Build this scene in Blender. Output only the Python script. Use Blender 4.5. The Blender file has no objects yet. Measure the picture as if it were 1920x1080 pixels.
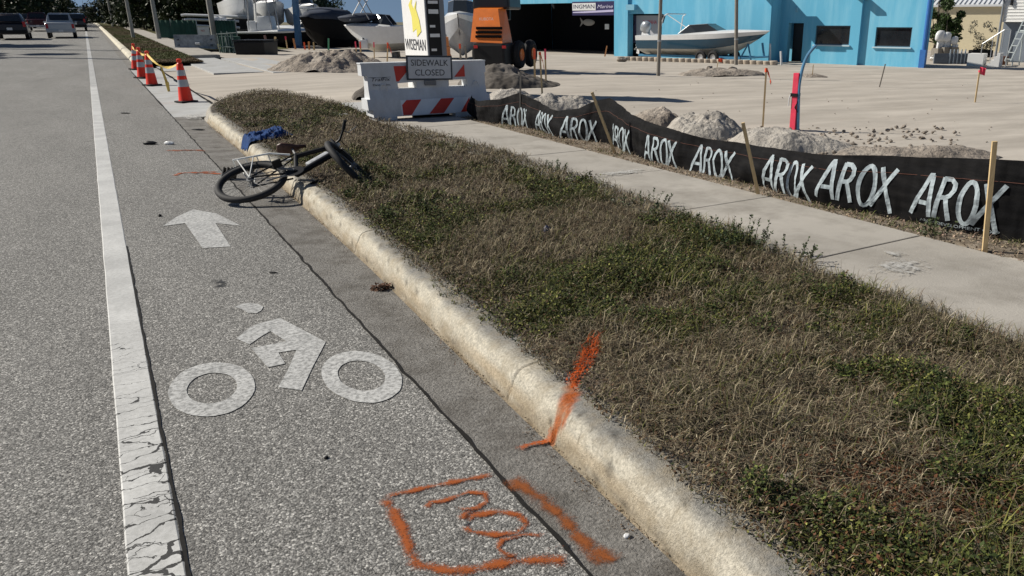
import bpy, bmesh, math, random
import numpy as np
from math import sin, cos, tan, pi, radians, hypot, atan, exp, sqrt
from mathutils import Vector, Matrix, noise
random.seed(7); np.random.seed(7)
S = bpy.context.scene; COL = S.collection
# ---------------------------------------------------------------- camera
F = 1450.0; PX = 1140.0; PY = 540.0; H = 1.68
PIT = atan(500/F); AZ = atan(980*cos(PIT)/F)
cd = bpy.data.cameras.new('camera'); cam = bpy.data.objects.new('camera', cd); COL.objects.link(cam)
cam.location = (0, 0, H); cam.rotation_euler = (pi/2-PIT, 0, -AZ)
cd.sensor_width = 36; cd.lens = F/1920*36; cd.shift_x = -(PX-960)/1920; cd.clip_end = 3000; cd.clip_start = .05
S.camera = cam
# ---------------------------------------------------------------- sky and sun
SUN_AZ = radians(48); SUN_EL = radians(38)          # sun ahead and to the left of the road direction (+Y)
w = bpy.data.worlds.new('World'); S.world = w; w.use_nodes = True
nt = w.node_tree; bg = nt.nodes['Background']; sk = nt.nodes.new('ShaderNodeTexSky')
sk.sky_type = 'NISHITA'; sk.sun_disc = False; sk.sun_elevation = SUN_EL; sk.sun_rotation = -SUN_AZ
sk.air_density = 1.0; sk.dust_density = .4; sk.ozone_density = 1.5
tcw = nt.nodes.new('ShaderNodeTexCoord'); mpw = nt.nodes.new('ShaderNodeVectorMath'); mpw.operation = 'ADD'; mpw.inputs[1].default_value = (0, 0, .22); nt.links.new(tcw.outputs['Generated'], mpw.inputs[0]); nt.links.new(mpw.outputs[0], sk.inputs[0])
nt.links.new(sk.outputs[0], bg.inputs[0]); bg.inputs[1].default_value = .055
ld = bpy.data.lights.new('sun', 'SUN'); ld.energy = 5.0; ld.angle = radians(.5); ld.color = (1, .94, .84)
sun = bpy.data.objects.new('sun', ld); COL.objects.link(sun)
SD = Vector((-sin(SUN_AZ)*cos(SUN_EL), cos(SUN_AZ)*cos(SUN_EL), sin(SUN_EL)))
sun.rotation_euler = SD.to_track_quat('Z', 'Y').to_euler()
S.view_settings.view_transform = 'Standard'; S.view_settings.look = 'None'; S.view_settings.exposure = .12; S.view_settings.gamma = 1
# ---------------------------------------------------------------- ray helpers: where a sight line meets a surface
def ray(x, y):
    u = (x-PX)/F; v = -(y-PY)/F
    fw = cos(PIT)+v*sin(PIT); up = -sin(PIT)+v*cos(PIT)
    return Vector((fw*sin(AZ)+u*cos(AZ), fw*cos(AZ)-u*sin(AZ), up))
def W(x, y, d):
    r = ray(x, y); k = d/(r.x*sin(AZ)+r.y*cos(AZ)); return Vector((0, 0, H))+r*k
def atz(x, y, z):
    r = ray(x, y); return Vector((0, 0, H))+r*((z-H)/r.z)
def onplane(x, y, P0, n):
    r = ray(x, y); O = Vector((0, 0, H)); return O+r*((P0-O).dot(n)/r.dot(n))
UR = Vector((cos(AZ), -sin(AZ), 0)); FW = Vector((sin(AZ), cos(AZ), 0))
FACE = -AZ                                            # z-rotation whose local -Y looks back along the view
CF = [(-6, 1.34), (1.6, 1.335), (3.5, 1.38), (5.4, 1.44), (7.4, 1.47), (12, 1.5), (16, 1.5)]
def lerp_tab(T, x):
    if x <= T[0][0]: return T[0][1]
    for (a, b), (c, d) in zip(T, T[1:]):
        if x <= c: return b+(d-b)*(x-a)/(c-a)
    return T[-1][1]
PR = [(-.31, 0), (-.02, -.012), (0, -.006), (.012, .022), (.03, .07), (.052, .115), (.075, .138), (.12, .147), (.22, .15)]
def cf(Y): return lerp_tab(CF, Y)
def site_z(X): return max(-.42, .13-.018*(X-5.5))
def gz(X, Y):
    if X < 1.05: return 0.
    if Y < 16 and X < 4.95: return lerp_tab(PR, X-cf(Y))
    if X < 5.5: return .15 if Y < 16 else .03+.09*max(0, (X-2)/3.5)
    return site_z(X)
def hit(x, y):
    r = ray(x, y); t = .5
    while t < 500:
        if H+r.z*t <= gz(r.x*t, r.y*t): break
        t += .004 if t < 14 else .03
    return Vector((r.x*t, r.y*t, gz(r.x*t, r.y*t)))
# ---------------------------------------------------------------- materials
MATS = {}
def NN(nt, t, **k):
    n = nt.nodes.new(t)
    for a, b in k.items(): setattr(n, a, b)
    return n
def mat(name, col, rough=.7, metal=0, spec=.5, vary=.0, vscale=6, bump=0, bscale=40, bd=.01, dirt=None, dscale=2, damt=.5, attr=None, coat=0, rot=0, stretch=None, alpha=None):
    if name in MATS: return MATS[name]
    m = bpy.data.materials.new(name); m.use_nodes = True; t = m.node_tree; L = t.links.new
    b = t.nodes['Principled BSDF']; b.inputs['Roughness'].default_value = rough; b.inputs['Metallic'].default_value = metal
    b.inputs['Specular IOR Level'].default_value = spec; b.inputs['Coat Weight'].default_value = coat
    c4 = (*col, 1)
    tc = NN(t, 'ShaderNodeTexCoord'); mp = NN(t, 'ShaderNodeMapping'); L(tc.outputs['Object'], mp.inputs[0]); mp.inputs['Rotation'].default_value = (0, 0, rot)
    if stretch: mp.inputs['Scale'].default_value = stretch
    cur = None
    if attr:
        a = NN(t, 'ShaderNodeVertexColor', layer_name=attr); cur = a.outputs[0]
    else:
        r = NN(t, 'ShaderNodeRGB'); r.outputs[0].default_value = c4; cur = r.outputs[0]
    def nz(s, d=5, r=.6):
        n = NN(t, 'ShaderNodeTexNoise'); n.inputs['Scale'].default_value = s; n.inputs['Detail'].default_value = d; n.inputs['Roughness'].default_value = r
        L(mp.outputs[0], n.inputs['Vector']); return n
    if vary:
        n = nz(vscale); mr = NN(t, 'ShaderNodeMapRange'); mr.inputs[1].default_value = .3; mr.inputs[2].default_value = .7
        mr.inputs[3].default_value = 1-vary; mr.inputs[4].default_value = 1+vary; L(n.outputs[0], mr.inputs[0])
        mx = NN(t, 'ShaderNodeVectorMath', operation='SCALE'); L(cur, mx.inputs[0]); L(mr.outputs[0], mx.inputs['Scale']); cur = mx.outputs[0]
    if dirt:
        n = nz(dscale, 8, .7); mr = NN(t, 'ShaderNodeMapRange'); mr.inputs[1].default_value = .45; mr.inputs[2].default_value = .7; mr.inputs[4].default_value = damt
        L(n.outputs[0], mr.inputs[0]); mx = NN(t, 'ShaderNodeMix', data_type='RGBA'); L(mr.outputs[0], mx.inputs[0]); L(cur, mx.inputs[6]); mx.inputs[7].default_value = (*dirt, 1); cur = mx.outputs[2]
    L(cur, b.inputs['Base Color'])
    if bump:
        n = nz(bscale, 6, .65); bp = NN(t, 'ShaderNodeBump'); bp.inputs['Strength'].default_value = bump; bp.inputs['Distance'].default_value = bd
        L(n.outputs[0], bp.inputs['Height']); L(bp.outputs[0], b.inputs['Normal'])
    MATS[name] = m; return m
def glass_dark(name='dark_glass', col=(.015, .018, .022)): return mat(name, col, rough=.08, spec=.6, vary=.3, vscale=3)

def asphalt(name='asphalt', base=1.0):
    m = bpy.data.materials.new(name); m.use_nodes = True; t = m.node_tree; L = t.links.new; b = t.nodes['Principled BSDF']
    tc = NN(t, 'ShaderNodeTexCoord')
    def vor(s, feat='F1'):
        v = NN(t, 'ShaderNodeTexVoronoi'); v.inputs['Scale'].default_value = s; v.feature = feat; L(tc.outputs['Object'], v.inputs['Vector']); return v
    wv = NN(t, 'ShaderNodeTexNoise'); wv.inputs['Scale'].default_value = 120; wv.inputs['Detail'].default_value = 2; L(tc.outputs['Object'], wv.inputs['Vector']); wm = NN(t, 'ShaderNodeMix', data_type='RGBA'); wm.blend_type = 'LINEAR_LIGHT'; wm.inputs[0].default_value = .006; L(tc.outputs['Object'], wm.inputs[6]); L(wv.outputs[1], wm.inputs[7])
    v1 = vor(125); v2 = vor(250)
    for v_ in (v1, v2): L(wm.outputs[2], v_.inputs['Vector'])
    def ramp(src, stops):
        r = NN(t, 'ShaderNodeValToRGB'); L(src, r.inputs[0]); e = r.color_ramp.elements
        e[0].position = stops[0][0]; e[0].color = (*stops[0][1], 1); e[1].position = stops[1][0]; e[1].color = (*stops[1][1], 1)
        for p, c in stops[2:]: q = e.new(p); q.color = (*c, 1)
        return r
    s1 = NN(t, 'ShaderNodeSeparateColor'); L(v1.outputs['Color'], s1.inputs[0])
    r1 = ramp(s1.outputs[0], [(0, (.03, .03, .029)), (1, (.62, .60, .56)), (.4, (.075, .074, .071)), (.72, (.17, .166, .158)), (.9, (.34, .33, .31))])
    s2 = NN(t, 'ShaderNodeSeparateColor'); L(v2.outputs['Color'], s2.inputs[0])
    r2 = ramp(s2.outputs[0], [(0, (.035, .034, .032)), (1, (.4, .38, .35)), (.5, (.11, .105, .098))])
    mx = NN(t, 'ShaderNodeMix', data_type='RGBA'); mx.inputs[0].default_value = .5; L(r1.outputs[0], mx.inputs[6]); L(r2.outputs[0], mx.inputs[7])
    # dark binder between the stones
    md = NN(t, 'ShaderNodeMapRange'); md.inputs[1].default_value = .3; md.inputs[2].default_value = .8; md.inputs[3].default_value = 1.0; md.inputs[4].default_value = .6; L(v1.outputs['Distance'], md.inputs[0])
    sc = NN(t, 'ShaderNodeVectorMath', operation='SCALE'); L(mx.outputs[2], sc.inputs[0]); L(md.outputs[0], sc.inputs['Scale'])
    # worn tracks, stains and patches
    n = NN(t, 'ShaderNodeTexNoise'); n.inputs['Scale'].default_value = .7; n.inputs['Detail'].default_value = 7; n.inputs['Roughness'].default_value = .65
    mp = NN(t, 'ShaderNodeMapping'); mp.inputs['Scale'].default_value = (1.4, .35, 1); L(tc.outputs['Object'], mp.inputs[0]); L(mp.outputs[0], n.inputs['Vector'])
    mr = NN(t, 'ShaderNodeMapRange'); mr.inputs[1].default_value = .3; mr.inputs[2].default_value = .7; mr.inputs[3].default_value = 1.3*base; mr.inputs[4].default_value = 1.75*base; L(n.outputs[0], mr.inputs[0])
    s3 = NN(t, 'ShaderNodeVectorMath', operation='SCALE'); L(sc.outputs[0], s3.inputs[0]); L(mr.outputs[0], s3.inputs['Scale'])
    tint = NN(t, 'ShaderNodeMix', data_type='RGBA'); tint.blend_type = 'MULTIPLY'; tint.inputs[0].default_value = 1; L(s3.outputs[0], tint.inputs[6]); tint.inputs[7].default_value = (1.10, 1.115, 1.12, 1)
    # small dark spots
    n2 = NN(t, 'ShaderNodeTexNoise'); n2.inputs['Scale'].default_value = 9; n2.inputs['Detail'].default_value = 3; L(tc.outputs['Object'], n2.inputs['Vector'])
    m2 = NN(t, 'ShaderNodeMapRange'); m2.inputs[1].default_value = .7; m2.inputs[2].default_value = .76; m2.inputs[3].default_value = 1; m2.inputs[4].default_value = .5; L(n2.outputs[0], m2.inputs[0])
    s4 = NN(t, 'ShaderNodeVectorMath', operation='SCALE'); L(tint.outputs[2], s4.inputs[0]); L(m2.outputs[0], s4.inputs['Scale'])
    L(s4.outputs[0], b.inputs['Base Color']); b.inputs['Roughness'].default_value = .85; b.inputs['Specular IOR Level'].default_value = .3
    bp = NN(t, 'ShaderNodeBump'); bp.inputs['Strength'].default_value = .8; bp.inputs['Distance'].default_value = .004; bp.invert = True
    L(v1.outputs['Distance'], bp.inputs['Height']); L(bp.outputs[0], b.inputs['Normal'])
    return m
def paint_mat(name, crack=False):
    """white thermoplastic, speckled where the stones show through; optional cracks"""
    m = bpy.data.materials.new(name); m.use_nodes = True; t = m.node_tree; L = t.links.new; b = t.nodes['Principled BSDF']
    tc = NN(t, 'ShaderNodeTexCoord')
    n = NN(t, 'ShaderNodeTexNoise'); n.inputs['Scale'].default_value = 45; n.inputs['Detail'].default_value = 6; n.inputs['Roughness'].default_value = .75; L(tc.outputs['Object'], n.inputs['Vector'])
    r = NN(t, 'ShaderNodeValToRGB'); L(n.outputs[0], r.inputs[0]); e = r.color_ramp.elements
    lo = (.26, .26, .25) if not crack else (.5, .5, .48)
    e[0].position = .38 if crack else .39; e[0].color = (*lo, 1); e[1].position = .58 if crack else .58; e[1].color = (.62, .62, .6, 1)
    cur = r.outputs[0]
    n3 = NN(t, 'ShaderNodeTexNoise'); n3.inputs['Scale'].default_value = 3; n3.inputs['Detail'].default_value = 6; L(tc.outputs['Object'], n3.inputs['Vector'])
    mr = NN(t, 'ShaderNodeMapRange'); mr.inputs[1].default_value = .3; mr.inputs[2].default_value = .7; mr.inputs[3].default_value = .78; mr.inputs[4].default_value = 1.05; L(n3.outputs[0], mr.inputs[0])
    s = NN(t, 'ShaderNodeVectorMath', operation='SCALE'); L(cur, s.inputs[0]); L(mr.outputs[0], s.inputs['Scale']); cur = s.outputs[0]
    if crack:
        geo = NN(t, 'ShaderNodeSeparateXYZ'); L(tc.outputs['Object'], geo.inputs[0])
        dn = NN(t, 'ShaderNodeTexNoise'); dn.inputs['Scale'].default_value = 14; dn.inputs['Detail'].default_value = 4; L(tc.outputs['Object'], dn.inputs['Vector'])
        add = NN(t, 'ShaderNodeMix', data_type='RGBA'); add.blend_type = 'LINEAR_LIGHT'; add.inputs[0].default_value = .05; L(tc.outputs['Object'], add.inputs[6]); L(dn.outputs[1], add.inputs[7])
        def cracks(scale, th, lo_y, hi_y, k):
            mp = NN(t, 'ShaderNodeMapping'); mp.inputs['Scale'].default_value = scale; mp.inputs['Location'].default_value = (k, k*.7, 0); L(add.outputs[2], mp.inputs[0])
            v = NN(t, 'ShaderNodeTexVoronoi'); v.feature = 'DISTANCE_TO_EDGE'; v.inputs['Scale'].default_value = 1; L(mp.outputs[0], v.inputs['Vector'])
            fy = NN(t, 'ShaderNodeMapRange'); fy.inputs[1].default_value = lo_y; fy.inputs[2].default_value = hi_y; fy.inputs[3].default_value = th; fy.inputs[4].default_value = .0; L(geo.outputs[1], fy.inputs[0])
            lt = NN(t, 'ShaderNodeMath', operation='LESS_THAN'); L(v.outputs[0], lt.inputs[0]); L(fy.outputs[0], lt.inputs[1]); return lt.outputs[0]
        a1 = cracks((3.2, 11, 1), .03, 2.4, 5.2, 3.1); a2 = cracks((9, 14, 1), .03, 2.0, 3.9, 7.7)
        nm = NN(t, 'ShaderNodeTexNoise'); nm.inputs['Scale'].default_value = 7; L(tc.outputs['Object'], nm.inputs['Vector'])
        gt = NN(t, 'ShaderNodeMath', operation='GREATER_THAN'); L(nm.outputs[0], gt.inputs[0]); gt.inputs[1].default_value = .52
        mu = NN(t, 'ShaderNodeMath', operation='MULTIPLY'); L(a2, mu.inputs[0]); L(gt.outputs[0], mu.inputs[1])
        mxx = NN(t, 'ShaderNodeMath', operation='MAXIMUM'); L(a1, mxx.inputs[0]); L(mu.outputs[0], mxx.inputs[1])
        mx = NN(t, 'ShaderNodeMix', data_type='RGBA'); L(mxx.outputs[0], mx.inputs[0]); L(cur, mx.inputs[6]); mx.inputs[7].default_value = (.035, .034, .032, 1); cur = mx.outputs[2]
    L(cur, b.inputs['Base Color']); b.inputs['Roughness'].default_value = .6
    bp = NN(t, 'ShaderNodeBump'); bp.inputs['Strength'].default_value = .5; bp.inputs['Distance'].default_value = .003; L(n.outputs[0], bp.inputs['Height']); L(bp.outputs[0], b.inputs['Normal'])
    return m
def spray_mat(name, col, dens=.5, sc=170):
    """sprayed paint: 'edge' attribute 0 at the middle of the stroke, 1 at its rim; paint sits on some stones only"""
    m = bpy.data.materials.new(name); m.use_nodes = True; t = m.node_tree; L = t.links.new; b = t.nodes['Principled BSDF']
    b.inputs['Base Color'].default_value = (*col, 1); b.inputs['Roughness'].default_value = .6; out = t.nodes['Material Output']
    tc = NN(t, 'ShaderNodeTexCoord'); at_ = NN(t, 'ShaderNodeAttribute', attribute_name='edge')
    n = NN(t, 'ShaderNodeTexNoise'); n.inputs['Scale'].default_value = sc*.6; n.inputs['Detail'].default_value = 4; n.inputs['Roughness'].default_value = .75; L(tc.outputs['Object'], n.inputs['Vector'])
    n2 = NN(t, 'ShaderNodeTexNoise'); n2.inputs['Scale'].default_value = 14; n2.inputs['Detail'].default_value = 4; L(tc.outputs['Object'], n2.inputs['Vector'])
    a = NN(t, 'ShaderNodeMath', operation='MULTIPLY_ADD'); L(at_.outputs['Fac'], a.inputs[0]); a.inputs[1].default_value = .42; a.inputs[2].default_value = .55-dens*.4
    a2 = NN(t, 'ShaderNodeMath', operation='MULTIPLY_ADD'); L(n2.outputs[0], a2.inputs[0]); a2.inputs[1].default_value = -.7; L(a.outputs[0], a2.inputs[2])
    a3 = NN(t, 'ShaderNodeMath', operation='ADD'); L(a2.outputs[0], a3.inputs[0]); a3.inputs[1].default_value = .35
    df = NN(t, 'ShaderNodeMath', operation='SUBTRACT'); L(n.outputs[0], df.inputs[0]); L(a3.outputs[0], df.inputs[1])
    mr = NN(t, 'ShaderNodeMapRange'); mr.inputs[1].default_value = -.13; mr.inputs[2].default_value = .13; L(df.outputs[0], mr.inputs[0])
    tr = NN(t, 'ShaderNodeBsdfTransparent'); mx = NN(t, 'ShaderNodeMixShader'); L(mr.outputs[0], mx.inputs[0]); L(tr.outputs[0], mx.inputs[1]); L(b.outputs[0], mx.inputs[2]); L(mx.outputs[0], out.inputs[0])
    return m
# ---------------------------------------------------------------- mesh builder
class MB:
    def __init__(s): s.v = []; s.f = []; s.M = Matrix.Identity(4)
    def add(s, vs, fs):
        o = len(s.v); s.v += [tuple(s.M @ Vector(v)) for v in vs]; s.f += [tuple(i+o for i in f) for f in fs]; return s
    def box(s, c, d, rz=0, taper=1, bev=0, rx=0, ry=0):
        x, y, z = d[0]/2, d[1]/2, d[2]/2; R = Matrix.Translation(c) @ Matrix.Rotation(rz, 4, 'Z') @ Matrix.Rotation(ry, 4, 'Y') @ Matrix.Rotation(rx, 4, 'X')
        if bev <= 0:
            p = [(a*x*(taper if k > 0 else 1), b*y*(taper if k > 0 else 1), k*z) for k in (-1, 1) for a, b in ((-1, -1), (1, -1), (1, 1), (-1, 1))]
            return s.add([R @ Vector(q) for q in p], [(3, 2, 1, 0), (4, 5, 6, 7), (0, 1, 5, 4), (1, 2, 6, 5), (2, 3, 7, 6), (3, 0, 4, 7)])
        bm = bmesh.new(); bmesh.ops.create_cube(bm, size=1)
        for v in bm.verts:
            k = taper if v.co.z > 0 else 1
            v.co = Vector((v.co.x*2*x*k, v.co.y*2*y*k, v.co.z*2*z))
        bmesh.ops.bevel(bm, geom=bm.edges[:], offset=bev, segments=2, affect='EDGES', profile=.6)
        bm.verts.index_update(); vs = [R @ v.co for v in bm.verts]; fs = [tuple(v.index for v in f.verts) for f in bm.faces]; bm.free(); return s.add(vs, fs)
    def tube(s, pts, r, n=8, cap=True):
        pts = [Vector(p) for p in pts]; rs = r if isinstance(r, (list, tuple)) else [r]*len(pts)
        vs = []; up = Vector((0, 0, 1)); prev = None
        for i, p in enumerate(pts):
            t = (pts[min(i+1, len(pts)-1)]-pts[max(i-1, 0)]).normalized()
            if prev is None: a = t.cross(up if abs(t.z) < .9 else Vector((1, 0, 0))).normalized()
            else: a = (prev-t*prev.dot(t)).normalized()
            prev = a; b = t.cross(a)
            vs += [p+(a*cos(2*pi*k/n)+b*sin(2*pi*k/n))*rs[i] for k in range(n)]
        fs = [(i*n+k, i*n+(k+1) % n, (i+1)*n+(k+1) % n, (i+1)*n+k) for i in range(len(pts)-1) for k in range(n)]
        if cap: fs += [tuple(range(n))[::-1], tuple(range((len(pts)-1)*n, len(pts)*n))]
        return s.add(vs, fs)
    def lathe(s, prof, n=24, c=(0, 0, 0)):
        vs = [(c[0]+r*cos(2*pi*k/n), c[1]+r*sin(2*pi*k/n), c[2]+z) for r, z in prof for k in range(n)]
        fs = [(i*n+k, i*n+(k+1) % n, (i+1)*n+(k+1) % n, (i+1)*n+k) for i in range(len(prof)-1) for k in range(n)]
        return s.add(vs, fs)
    def prism(s, poly, y0, y1, ax='y'):
        """poly of (a,b) in XZ extruded along Y (ax y), in YZ along X (ax x), in XY along Z (ax z)"""
        f = {'y': lambda a, b, t: (a, t, b), 'x': lambda a, b, t: (t, a, b), 'z': lambda a, b, t: (a, b, t)}[ax]; n = len(poly)
        return s.add([f(a, b, y0) for a, b in poly]+[f(a, b, y1) for a, b in poly], [tuple(range(n))[::-1], tuple(range(n, 2*n))]+[(i, (i+1) % n, n+(i+1) % n, n+i) for i in range(n)])
    def loft(s, secs, cap=True, closed=False):
        n = len(secs[0]); vs = [p for q in secs for p in q]; m = n if closed else n-1
        fs = [(i*n+k, i*n+(k+1) % n, (i+1)*n+(k+1) % n, (i+1)*n+k) for i in range(len(secs)-1) for k in range(m)]
        if cap: fs += [tuple(range(n))[::-1], tuple(range((len(secs)-1)*n, len(secs)*n))]
        return s.add(vs, fs)
    def torus(s, R, r, n=40, k=8, c=(0, 0, 0), sq=1):
        vs = [(c[0]+(R+r*cos(2*pi*j/k))*cos(2*pi*i/n), c[1]+(R+r*cos(2*pi*j/k))*sin(2*pi*i/n), c[2]+r*sq*sin(2*pi*j/k)) for i in range(n) for j in range(k)]
        return s.add(vs, [(i*k+j, ((i+1) % n)*k+j, ((i+1) % n)*k+(j+1) % k, i*k+(j+1) % k) for i in range(n) for j in range(k)])
    def blob(s, c, d, seed=0, amp=.25, sub=3, fr=1.3):
        bm = bmesh.new(); bmesh.ops.create_icosphere(bm, subdivisions=sub, radius=1); o = Vector((seed*7.3, seed*3.1, seed*1.7))
        for v in bm.verts: v.co *= 1+amp*noise.fractal(v.co*fr+o, 1, 2, 4)
        bm.verts.index_update(); vs = [Vector((v.co.x*d[0], v.co.y*d[1], v.co.z*d[2]))+Vector(c) for v in bm.verts]; fs = [tuple(v.index for v in f.verts) for f in bm.faces]; bm.free(); return s.add(vs, fs)
    def text(s, body, size, c, rz=0, thick=.004, width=None, align='CENTER', shear=0, standing=True, spacing=1.):
        cu = bpy.data.curves.new('tmp', 'FONT'); cu.body = body; cu.size = size; cu.extrude = thick/2; cu.align_x = align; cu.align_y = 'CENTER'; cu.shear = shear; cu.space_character = spacing; cu.resolution_u = 3
        o = bpy.data.objects.new('tmp', cu); COL.objects.link(o); me = o.to_mesh()
        vs = [Vector(v.co) for v in me.vertices]; fs = [tuple(p.vertices) for p in me.polygons]; o.to_mesh_clear()
        bpy.data.objects.remove(o); bpy.data.curves.remove(cu)
        if width:
            x0 = min(v.x for v in vs); x1 = max(v.x for v in vs); k = width/(x1-x0)
            for v in vs: v.x *= k
        R = Matrix.Translation(c) @ Matrix.Rotation(rz, 4, 'Z') @ (Matrix.Rotation(pi/2, 4, 'X') if standing else Matrix.Identity(4))
        return s.add([R @ v for v in vs], fs)
    def build(s, name, m, parent=None, smooth=False, cols=None, loc=None):
        me = bpy.data.meshes.new(name); v = [Vector(q) for q in s.v]
        if parent is not None and loc is None and parent.type == 'EMPTY' and s.__dict__.get('world'):
            inv = parent.matrix_basis.inverted(); v = [inv @ q for q in v]
        me.from_pydata([tuple(q) for q in v], [], s.f); me.validate()
        bm = bmesh.new(); bm.from_mesh(me); bmesh.ops.recalc_face_normals(bm, faces=bm.faces); bm.to_mesh(me); bm.free()
        me.materials.append(m)
        if smooth:
            me.polygons.foreach_set('use_smooth', [True]*len(me.polygons))
            if smooth != 'all': me.set_sharp_from_angle(angle=radians(40))
        o = bpy.data.objects.new(name, me); COL.objects.link(o)
        if parent is not None: o.parent = parent
        return o
def WB():
    m = MB(); m.world = True; return m
def tag(o, label=None, cat=None, group=None, kind=None):
    if label: o['label'] = label
    if cat: o['category'] = cat
    if group: o['group'] = group
    if kind: o['kind'] = kind
    return o
def thing(name, label, cat, loc=(0, 0, 0), rz=0, group=None):
    o = bpy.data.objects.new(name, None); COL.objects.link(o); o.location = loc; o.rotation_euler = (0, 0, rz); o.empty_display_size = .2
    o.matrix_basis = Matrix.Translation(loc) @ Matrix.Rotation(rz, 4, 'Z')
    return tag(o, label, cat, group)
def copy_tree(o, parent=None):
    c = o.copy(); COL.objects.link(c); c.parent = parent
    for ch in list(o.children): copy_tree(ch, c)
    return c
def place(o, loc, rz=0, tilt=None):
    M = Matrix.Translation(loc) @ Matrix.Rotation(rz, 4, 'Z')
    if tilt: M = M @ Matrix.Rotation(tilt[0], 4, 'X') @ Matrix.Rotation(tilt[1], 4, 'Y')
    o.matrix_basis = M; return o
def grid(name, xs, ys, zf, m, kind='structure', smooth=True, par=None):
    nx, ny = len(xs), len(ys)
    vs = [(x, y, zf(x, y)) for y in ys for x in xs]; fs = [(j*nx+i, j*nx+i+1, (j+1)*nx+i+1, (j+1)*nx+i) for j in range(ny-1) for i in range(nx-1)]
    me = bpy.data.meshes.new(name); me.from_pydata(vs, [], fs); me.materials.append(m)
    if smooth: me.polygons.foreach_set('use_smooth', [True]*len(me.polygons))
    o = bpy.data.objects.new(name, me); COL.objects.link(o)
    if kind: o['kind'] = kind
    return o
def fb(x, y, s=1, o=0, oc=4): return noise.fractal(Vector((x*s+o, y*s+o*.7, o)), 1, 2, oc)
def span(a, b, st):
    n = max(1, int(round((b-a)/st))); return [a+(b-a)*i/n for i in range(n+1)]
def rise(y): return np.clip(.0105*(np.asarray(y, dtype=float)-32), 0, 1.25)
# common materials
M_asph = asphalt(); M_line = paint_mat('cracked_line_paint', True); M_sym = paint_mat('worn_marking_paint')
M_conc = mat('sidewalk_concrete', (.40, .375, .335), .9, spec=.2, vary=.12, vscale=1.2, bump=.35, bscale=70, dirt=(.245, .225, .195), dscale=2.2, damt=.75)
M_apron = mat('new_concrete', (.43, .435, .43), .9, spec=.2, vary=.1, vscale=2, bump=.3, bscale=60, dirt=(.3, .28, .25), dscale=1.6, damt=.5)
M_gut = mat('gutter_concrete', (.245, .235, .218), .9, spec=.2, vary=.42, vscale=70, bump=1, bscale=90, bd=.015, dirt=(.085, .075, .062), dscale=3.5, damt=.8)
M_sand = mat('shell_sand', (.47, .43, .375), .95, spec=.1, vary=.16, vscale=.9, bump=.6, bscale=14, dirt=(.36, .325, .28), dscale=.8, damt=.9, stretch=(.35, 1.5, 1), rot=.57)
M_pile = mat('pile_sand', (.46, .43, .385), .95, spec=.1, vary=.25, vscale=4, bump=1, bscale=16, bd=.05, dirt=(.24, .21, .18), dscale=3, damt=.6)
M_rub = mat('rubble_dirt', (.30, .26, .22), .95, spec=.1, vary=.35, vscale=2.2, bump=1, bscale=9, bd=.08, dirt=(.42, .38, .33), dscale=1.4, damt=.8)
M_dpile = mat('dark_soil', (.1, .09, .08), .95, spec=.1, vary=.4, vscale=2.2, bump=1, bscale=9, dirt=(.22, .2, .18), dscale=1.4, damt=.8)
M_soil = mat('verge_soil', (.10, .08, .062), .95, spec=.1, vary=.4, vscale=9, bump=1, bscale=60, dirt=(.17, .145, .12), dscale=7, damt=.7)
M_blk = mat('black_plastic', (.012, .012, .013), .5, spec=.25, vary=.2); M_rub2 = mat('black_rubber', (.022, .022, .023), .8, spec=.3, vary=.25, vscale=20)
M_wht = mat('white_gelcoat', (.72, .73, .73), .3, vary=.05, coat=.3); M_wood = mat('stake_wood', (.62, .46, .25), .8, spec=.2, vary=.2, vscale=8, stretch=(6, 6, 1), bump=.2)
M_or = mat('orange_flag', (.8, .1, .03), .6, vary=.1); M_pk = mat('pink_flag', (.8, .06, .12), .6, vary=.1)
M_gry = mat('weathered_post', (.24, .22, .19), .85, spec=.2, vary=.25, vscale=5, stretch=(5, 5, 1), bump=.4, bscale=15)
M_metal = mat('galvanised_steel', (.45, .46, .47), .45, metal=.6, vary=.15)
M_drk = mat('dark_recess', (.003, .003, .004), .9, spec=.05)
exec_parts = []
# ================================================================ GROUND
def ground_z(x): return -.05 if x < 5 else max(-.55, -.05-.02*(x-5))
M_far = mat('scrub_ground', (.16, .15, .1), .95, spec=.1, vary=.3, vscale=.5, dirt=(.28, .25, .2), dscale=.2, damt=.6)
grid('ground', [-1500, -400, -100, -30, 0, 5, 10, 20, 30, 60, 150, 400, 1500], span(-60, 100, 20)+[200, 400, 800, 2200], lambda x, y: ground_z(x), M_far)
grid('road', [-13.6, -6, -.2, 1.05], [-12, 0, 10, 20, 32, 60, 90, 120, 151, 700], lambda x, y: float(rise(y)), M_asph)
grid('gutter', [1.054, 1.2, 1.34, 1.5], span(-6, 16.6, .4), lambda x, y: lerp_tab(PR, x-cf(y)) if x < 1.33 else -.012, M_gut)
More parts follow.
